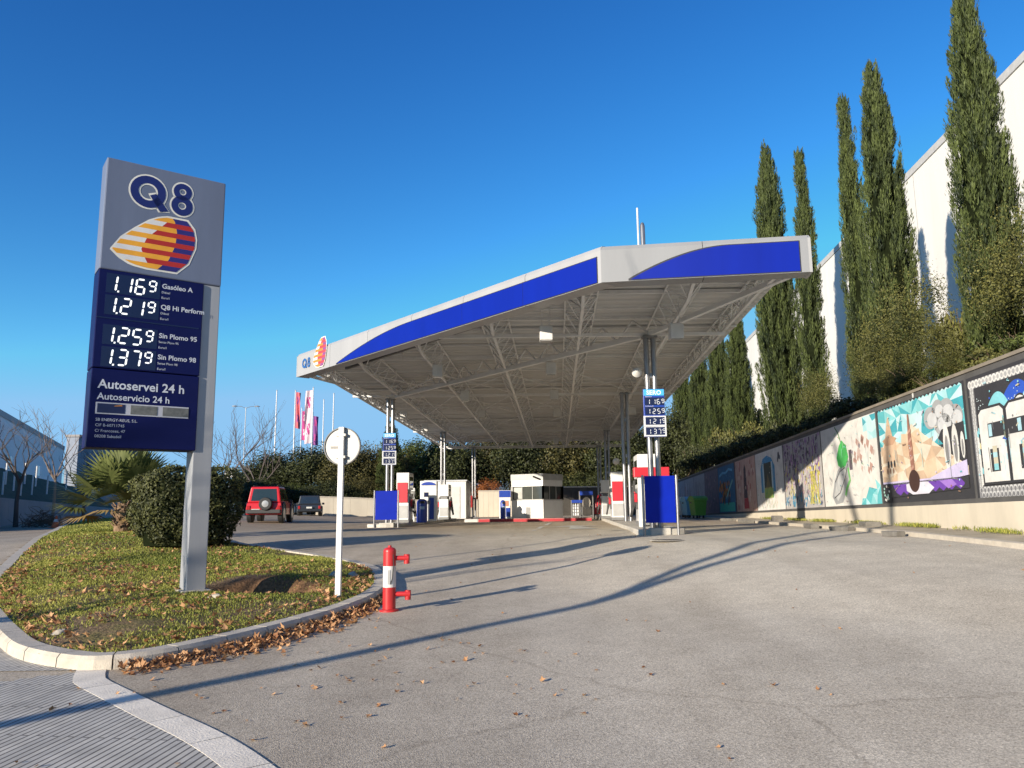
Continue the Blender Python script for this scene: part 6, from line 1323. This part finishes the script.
m_ = MB(); m_.box(kx0 + .02, kx1 - .02, 44.19, 44.2, gz(0, 44) + .0, gz(0, 44) + .155); m_.box(kx0 + .02, kx1 - .02, 44.2, 44.36, gz(0, 44) + .168, gz(0, 44) + .176); m_.build('kerb_paint', M_REDK, None, kind='structure')
m_ = MB(); m_.box(kx0 - .75, kx0 - .01, 44.2, 46, .9, gz(0, 44) + .165); m_.build('kiosk_kerb', M_WK, None, bevel=.02, kind='structure')
kc = at(543.5, 519, 44.9); kz = gz(0, 44) + .17; kh = at(543.5, 473.5, 44.9).z - kz; dl = Vector((-.86, .51)); dr_ = Vector((.62, .785)); wl_, wr_ = 2.08, 1.95
kk = thing('kiosk', 'small white flat-roofed cashier kiosk with a band of windows', 'kiosk', (kc.x, kc.y, kz))
KP = [Vector((0, 0)), dr_ * wr_, dr_ * wr_ + dl * wl_, dl * wl_]
M_KW = pmat('kiosk_white', (.70, .70, .69), .5, 0, .05, 2); M_KG = pmat('kiosk_grey_band', (.38, .38, .37), .5)
def ring(z0, z1, grow, mat, name, par=kk, openband=None):
    m_ = MB(); c = sum(KP, Vector((0, 0))) / 4; pts = [c + (p_ - c) * grow for p_ in KP]; m_.prism([(p_.x, p_.y) for p_ in pts], lambda a, b, k: (a, b, z0 + (z1 - z0) * k)); return m_.build(name, mat, par, bevel=.012)
ring(0, kh * .42, 1, M_KW, 'lower_wall'); ring(kh * .72, kh * .86, 1, M_KW, 'upper_wall'); ring(kh * .86, kh, 1.03, M_KG, 'roof_band'); ring(kh * .40, kh * .425, 1.04, M_KG, 'sill'); ring(kh * .43, kh * .71, .55, pmat('kiosk_interior', (.05, .05, .05), .9), 'interior')
for i in range(4):                                            # corner posts, mullions and panes
    a, b = KP[i], KP[(i + 1) % 4]; c = sum(KP, Vector((0, 0))) / 4; m_ = MB()
    for k in range(4 if i in (0, 3) else 2):
        p_ = a.lerp(b, k / 3 if i in (0, 3) else k); p_ = c + (p_ - c) * .985; wdt = .12 if k in (0, 3) else .035; m_.box(p_.x - wdt / 2, p_.x + wdt / 2, p_.y - wdt / 2, p_.y + wdt / 2, kh * .42, kh * .722)
    fr = m_.build('window_frame', M_KG, kk); m_ = MB(); a2, b2 = c + (a - c) * .955, c + (b - c) * .955; m_.add([(a2.x, a2.y, kh * .42), (b2.x, b2.y, kh * .42), (b2.x, b2.y, kh * .722), (a2.x, a2.y, kh * .722)], [(0, 1, 2, 3)]); m_.build('pane', glassmat('kiosk_glass', (.06, .065, .06), .04), fr)
    m_ = MB()
    if i == 3:
        for (s0, s1, z0, z1) in ((.05, .34, .44, .70), ): m_.add([tuple((c + (a.lerp(b, s) - c) * .962).to_tuple()) + (kh * z,) for s, z in ((s0, z0), (s1, z0), (s1, z1), (s0, z1))], [(0, 1, 2, 3)])
        m_.build('blind', pmat('window_blind', (.36, .37, .35), .7), fr)
m_ = MB(); p_ = dl * .95 + Vector((-.012, -.02)); m_.cbox((p_.x, p_.y, .32), (.3, .10, .62)); m_.build('hatch', pmat('kiosk_hatch', (.3, .3, .3), .5), kk, bevel=.01)
m_ = MB(); m_.tube([(-.15, .05, kh * .87), (-.55, -.28, kh * .93)], .05, 8); m_.build('camera_arm', M_RUB, kk)
# display beside the kiosk and the racks on its right
q = at(505, 505, 45.3); t = thing('vending_display', 'blue-topped white vending display left of the kiosk', 'display', (q.x, 45.3, kz)); m_ = MB(); m_.box(-.32, .32, 0, .5, 0, 1.6); m_.build('cabinet', M_PWHITE, t, bevel=.02); m_ = MB(); m_.box(-.33, .33, -.02, .02, 1.2, 1.58); m_.build('header', M_PB, t); m_ = MB(); m_.box(.05, .3, -.012, .0, .1, .6); m_.build('slot_panel', M_PB, t); m_ = MB(); m_.cbox((.1, -.01, .85), (.2, .02, .3)); m_.build('picture', pmat('vending_picture', (.45, .2, .12), .5), t)
for u, vt, wd_, lab, hd_ in ((577, 500, .62, 'short rack of bottles right of the kiosk', 0), (586.5, 491, .75, 'taller blue-headed display stand right of the bottle rack', 1)):
    q = at(u, 505, 45.6); zt_ = at(u, vt, 45.6).z - kz; t = thing('display_rack', lab, 'rack', (q.x, 45.6, kz)); m_ = MB()
    for s in (-1, 1): m_.box(s * wd_ / 2 - .02, s * wd_ / 2 + .02, 0, .4, 0, zt_)
    m_.build('frame', M_PGREY, t); 
    for k in range(4 if not hd_ else 2): m_ = MB(); z = .1 + k * (zt_ * .72 / (4 if not hd_ else 2)); m_.box(-wd_ / 2 + .02, wd_ / 2 - .02, .02, .38, z, z + .03); m_.build('shelf', M_PGREY, t)
    m_ = MB(); m_.box(-wd_ / 2, wd_ / 2, -.03, .0, zt_ * .84, zt_); m_.build('header', M_PB, t)
    if hd_: m_ = MB(); m_.prism([(.24 * math.cos(6.283 * k / 14), zt_ * .55 + .34 * math.sin(6.283 * k / 14)) for k in range(14)], lambda a, b, k: (a, -.02 + .05 * k, b)); m_.build('poster', pmat('poster_beige', (.5, .45, .38), .6), t)
    else:
        for k in range(3):
            for j in range(4): m_ = MB(); m_.lathe([(.055, 0), (.055, .18), (.02, .24), (.02, .27)], (-wd_ / 2 + .1 + j * .14, .1, .13 + k * zt_ * .2), 8); m_.build('bottle', M_PWHITE if (j + k) % 2 else M_FRAME, t, True)
for u, v, Y, s, lab in ((600, 500, 47, .30, 'red fire extinguisher trolley behind the farthest right pump'), (596.5, 506, 49, .22, 'smaller red extinguisher left of the red trolley')):
    q = at(u, v, Y); z0 = gz(q.x, Y) + .02; t = thing('fire_extinguisher', lab, 'extinguisher', (q.x, Y, z0)); H_ = q.z - z0 + .35; m_ = MB(); m_.lathe([(s * .75, .32), (s * .8, .45), (s * .8, H_ * .8), (s * .5, H_ * .93), (.05, H_)], n=14); m_.build('cylinder', M_PRED, t, True); m_ = MB(); m_.bar((-s * .6, .1, 0), (-s * .6, .1, .5), .05); m_.bar((s * .6, .1, 0), (s * .6, .1, .5), .05); m_.build('stand', M_RUB, t); m_ = MB(); m_.tube([(0, 0, H_), (-s, -.1, H_ * .8), (-s * 1.1, -.1, .6)], .025, 6); m_.build('hose', M_RUB, t, True)
# painted markings between the islands
m_ = MB()
def mark(pts): m_.poly([(x, y, az(x, y) + .012) for x, y in pts])
P0, P1 = ground_hit(531, 531, az), ground_hit(549, 523, az); d_ = Vector((.09, .02, 0)); mark([(P0.x, P0.y), (P0.x + .16, P0.y), (P1.x + .18, P1.y), (P1.x, P1.y)])
q = ground_hit(583, 529, az); mark([(q.x - .5, q.y - .1), (q.x + .5, q.y - .1), (q.x + .2, q.y + 3.2), (q.x - .2, q.y + 3.2)]); mark([(q.x - 1.0, q.y + 3.2), (q.x + 1.0, q.y + 3.2), (q.x, q.y + 5)])
m_.build('road_marking', pmat('worn_white_paint', (.52, .50, .46), .8, 0, .25, 3), None, kind='structure')

# ------------------------------------------------------------------ recycling containers by the wall
def container(y, off, w, h, col, label, rz=0):
    x = wx(y) - off; t = thing('waste_container', label, 'container', (x, y, gz(x, y) + .03), rz); m_ = MB(); M_ = pmat('container_' + col, CC[col], .55, 0, .12, 2); d = .95
    m_.add([(-w / 2 + .08, -d / 2 + .08, .16), (w / 2 - .08, -d / 2 + .08, .16), (w / 2 - .08, d / 2 - .08, .16), (-w / 2 + .08, d / 2 - .08, .16), (-w / 2, -d / 2, h * .8), (w / 2, -d / 2, h * .8), (w / 2, d / 2, h * .8), (-w / 2, d / 2, h * .8)], [(3, 2, 1, 0), (4, 5, 6, 7), (0, 1, 5, 4), (1, 2, 6, 5), (2, 3, 7, 6), (3, 0, 4, 7)]); m_.build('body', M_, t, bevel=.03)
    m_ = MB(); m_.prism([(-d / 2 - .05, h * .8), (d / 2 + .05, h * .8), (d / 2, h * .92), (d * .2, h), (-d * .2, h), (-d / 2, h * .92)], lambda a, b, k: (-w / 2 - .04 + (w + .08) * k, a, b)); m_.build('lid', M_, t, bevel=.02)
    for sx_ in (-1, 1):
        for sy_ in (-1, 1): m_ = MB(); m_.T = Matrix.Translation((sx_ * (w / 2 - .2), sy_ * (d / 2 - .18), .09)) @ Matrix.Rotation(R(90), 4, 'Y'); m_.lathe([(.09, -.03), (.09, .03)], n=12); m_.build('wheel', M_RUB, t)
    for sx_ in (-1, 1): m_ = MB(); m_.tube([(sx_ * w / 2, 0, h * .7), (sx_ * (w / 2 + .09), 0, h * .7)], .04, 8); m_.build('trunnion', M_PGREY, t)
CC = {'green': (.16, .36, .05), 'sky_blue': (.22, .50, .66), 'pale': (.62, .64, .62)}  # body colours lightened in place of sunlight on the containers
for u, Y, w, h, c, lab in ((698, 47, .78, 1.3, 'green', 'bright green waste container by the far part of the mural wall'), (689, 49.5, .7, 1.3, 'sky_blue', 'light blue waste container left of the green one'), (683, 52, .7, 1.3, 'pale', 'pale waste container partly behind the right blue board')):
    q = at(u, 510, Y); container(Y, wx(Y) - q.x, w, h, c, lab, R(8))

# ------------------------------------------------------------------ vehicles
def vehicle(loc, rz, name, label, Lc, Wc, Hc, paint, spare=False, ride=.3, plate_off=-.45):
    t = thing(name, label, 'car', loc, rz); w = Wc / 2; hb_ = Hc * .56; M_G = glassmat('car_glass', (.018, .022, .026), .05); M_TRIM = pmat('car_trim', (.03, .03, .032), .6); rw_ = ride + .12
    prof = [(0, ride), (0, hb_ * .72), (.05, hb_), (Lc * .66, hb_ * 1.0), (Lc * .97, hb_ * .9), (Lc, hb_ * .72), (Lc, ride)]
    m_ = MB(); ns = 6; secs = []
    for k in range(ns + 1):
        s = -1 + 2 * k / ns; secs.append(s)
    m_.prism(prof, lambda a, b, k: ((-w + 2 * w * k) * (1 - .05 * max(0, (b - hb_ * .8) / (hb_ * .2))), a, b)); m_.build('body', paint, t, bevel=.05)
    g0, g1, ra, rb_ = .08, Lc * .62, .22, Lc * .48; wi = w * .80; ws = w * .95
    m_ = MB(); m_.add([(-ws, g0, hb_), (ws, g0, hb_), (ws, g1, hb_), (-ws, g1, hb_), (-wi, ra, Hc), (wi, ra, Hc), (wi, rb_, Hc), (-wi, rb_, Hc)], [(3, 2, 1, 0), (4, 5, 6, 7), (0, 1, 5, 4), (1, 2, 6, 5), (2, 3, 7, 6), (3, 0, 4, 7)]); cab = m_.build('cabin', paint, t, bevel=.06)
    def pane(c4, name='window'): m2 = MB(); m2.poly(c4); m2.build(name, M_G, t)
    def L3(a, b, f): return tuple(Vector(a).lerp(Vector(b), f))
    A, B, C_, D_ = Vector((-ws, g0, hb_)), Vector((ws, g0, hb_)), Vector((wi, ra, Hc)), Vector((-wi, ra, Hc))
    def q4(A, B, C_, D_, s0, s1, h0, h1, out): 
        f = lambda s, h: A.lerp(B, s).lerp(D_.lerp(C_, s), h) + out
        return [tuple(f(s0, h0)), tuple(f(s1, h0)), tuple(f(s1, h1)), tuple(f(s0, h1))]
    pane(q4(A, B, C_, D_, .10, .90, .10, .86, Vector((0, -.012, .004))), 'rear_window')
    for s in (-1, 1):
        A2, B2, C2, D2 = Vector((s * ws, g0, hb_)), Vector((s * ws, g1, hb_)), Vector((s * wi, rb_, Hc)), Vector((s * wi, ra, Hc))
        pane(q4(A2, B2, C2, D2, .08, .36, .1, .86, Vector((s * .012, 0, .003))), 'side_window'); pane(q4(A2, B2, C2, D2, .40, .66, .1, .86, Vector((s * .012, 0, .003))), 'side_window'); pane(q4(A2, B2, C2, D2, .69, .92, .1, .84, Vector((s * .012, 0, .003))), 'side_window')
        m2 = MB(); m2.cbox((s * (w + .1), Lc * .56, hb_ + .08), (.18, .1, .16)); m2.build('mirror', M_TRIM, t, bevel=.02)
        m2 = MB(); m2.cbox((s * (w - .13), -.012, hb_ * .72), (.16, .05, .26)); m2.build('tail_light', pmat('tail_light_red', (.30, .012, .012), .25), t, bevel=.01)
        for yy in (Lc * .19, Lc * .80):
            m2 = MB(); m2.T = Matrix.Translation((s * (w - .10), yy, rw_ - .06)) @ Matrix.Rotation(R(90), 4, 'Y'); m2.lathe([(rw_ * .6, -.13), (rw_ * .86, -.13), (rw_ * .94, -.09), (rw_ * .94, .09), (rw_ * .86, .13), (rw_ * .6, .13)], n=22); wh = m2.build('wheel', M_RUB, t, True)
            m2 = MB(); m2.T = Matrix.Translation((s * (w + .02), yy, rw_ - .06)) @ Matrix.Rotation(R(90), 4, 'Y'); m2.lathe([(rw_ * .58, -.02), (rw_ * .5, .02), (.08, .025)], n=18); m2.build('rim', pmat('wheel_rim', (.4, .4, .4), .35, .6), wh, True)
            m2 = MB(); pts = [(yy + rw_ * 1.12 * math.cos(math.pi * k / 10), rw_ - .06 + rw_ * 1.12 * math.sin(math.pi * k / 10)) for k in range(11)] + [(yy + rw_ * .98 * math.cos(math.pi * k / 10), rw_ - .06 + rw_ * .98 * math.sin(math.pi * k / 10)) for k in range(10, -1, -1)]
            m2.prism(pts, lambda a, b, k: (s * (w - .02 + .06 * k), a, b)); m2.build('wheel_arch', M_TRIM, t)
    m2 = MB(); m2.box(-w * .98, w * .98, -.14, .08, ride + .06, ride + .26); m2.build('rear_bumper', M_TRIM if spare else paint, t, bevel=.03)
    m2 = MB(); m2.cbox((plate_off * w, -.03 if spare else -.155, hb_ * .62 if spare else ride + .36), (.42, .03, .13)); m2.build('number_plate', pmat('plate_white', (.5, .5, .48), .6), t)
    if spare:
        m2 = MB(); m2.T = Matrix.Translation((.12, -.14, hb_ * .93)) @ Matrix.Rotation(R(90), 4, 'X'); m2.lathe([(.18, -.1), (.30, -.1), (.335, -.06), (.335, .07), (.30, .10), (.2, .10)], n=24); sp_ = m2.build('spare_wheel', M_RUB, t, True); m2 = MB(); m2.T = Matrix.Translation((.12, -.235, hb_ * .93)) @ Matrix.Rotation(R(90), 4, 'X'); m2.lathe([(.19, -.02), (.17, .012), (.06, .02)], n=18); m2.build('rim', MATS['wheel_rim'], sp_, True)
        for s in (-1, 1): m2 = MB(); m2.bar((s * wi * .85, .3, Hc + .05), (s * wi * .85, rb_, Hc + .05), .04); m2.build('roof_rail', M_TRIM, t)
    return t
q = at(263, 522, 41.2); vehicle((q.x, 41.2, gz(q.x, 41.2) + .02), R(6), 'off_road_car', 'red off-road car seen from behind with a spare wheel on its tailgate', 4.0, 1.78, 1.86, pmat('car_red', (.46, .012, .02), .3, 0, .08, 2), True, .42)
q = at(309, 514, 62); vehicle((q.x, 62, gz(q.x, 62) + .02), R(12), 'parked_car', 'dark grey hatchback parked in front of the dark hedge', 4.2, 1.8, 1.55, pmat('car_dark_grey', (.035, .038, .045), .25, .3, .08, 2), False, .26, 0)
# distant round sign behind the clipped bush
q = at(230, 473, 55); t = thing('road_sign', 'distant round sign left of the red off-roader', 'sign', (q.x, 55, gz(q.x, 55))); zc = q.z - gz(q.x, 55); m_ = MB(); m_.tube([(0, 0, 0), (0, 0, zc + .3)], .04, 8); m_.build('post', M_GALV, t); m_ = MB(); m_.T = Matrix.Translation((0, -.06, zc)) @ Matrix.Rotation(R(90), 4, 'X'); m_.lathe([(.36, -.01), (.36, .01)], n=28); m_.build('disc', M_ALU, t)

# manhole cover in the forecourt
q = ground_hit(667, 541, az); t = thing('manhole_cover', 'round dark iron manhole cover in the asphalt in front of the right island', 'manhole cover', (q.x, q.y, az(q.x, q.y) + .012)); m_ = MB(); m_.lathe([(.40, 0), (.40, .008), (.02, .008)], n=28); m_.build('frame', M_ISL, t); m_ = MB(); m_.lathe([(.34, .008), (.34, .014), (.02, .014)], n=28); m_.build('lid', pmat('cast_iron', (.05, .045, .04), .7, .3, .2, 12, .5, 40), t)
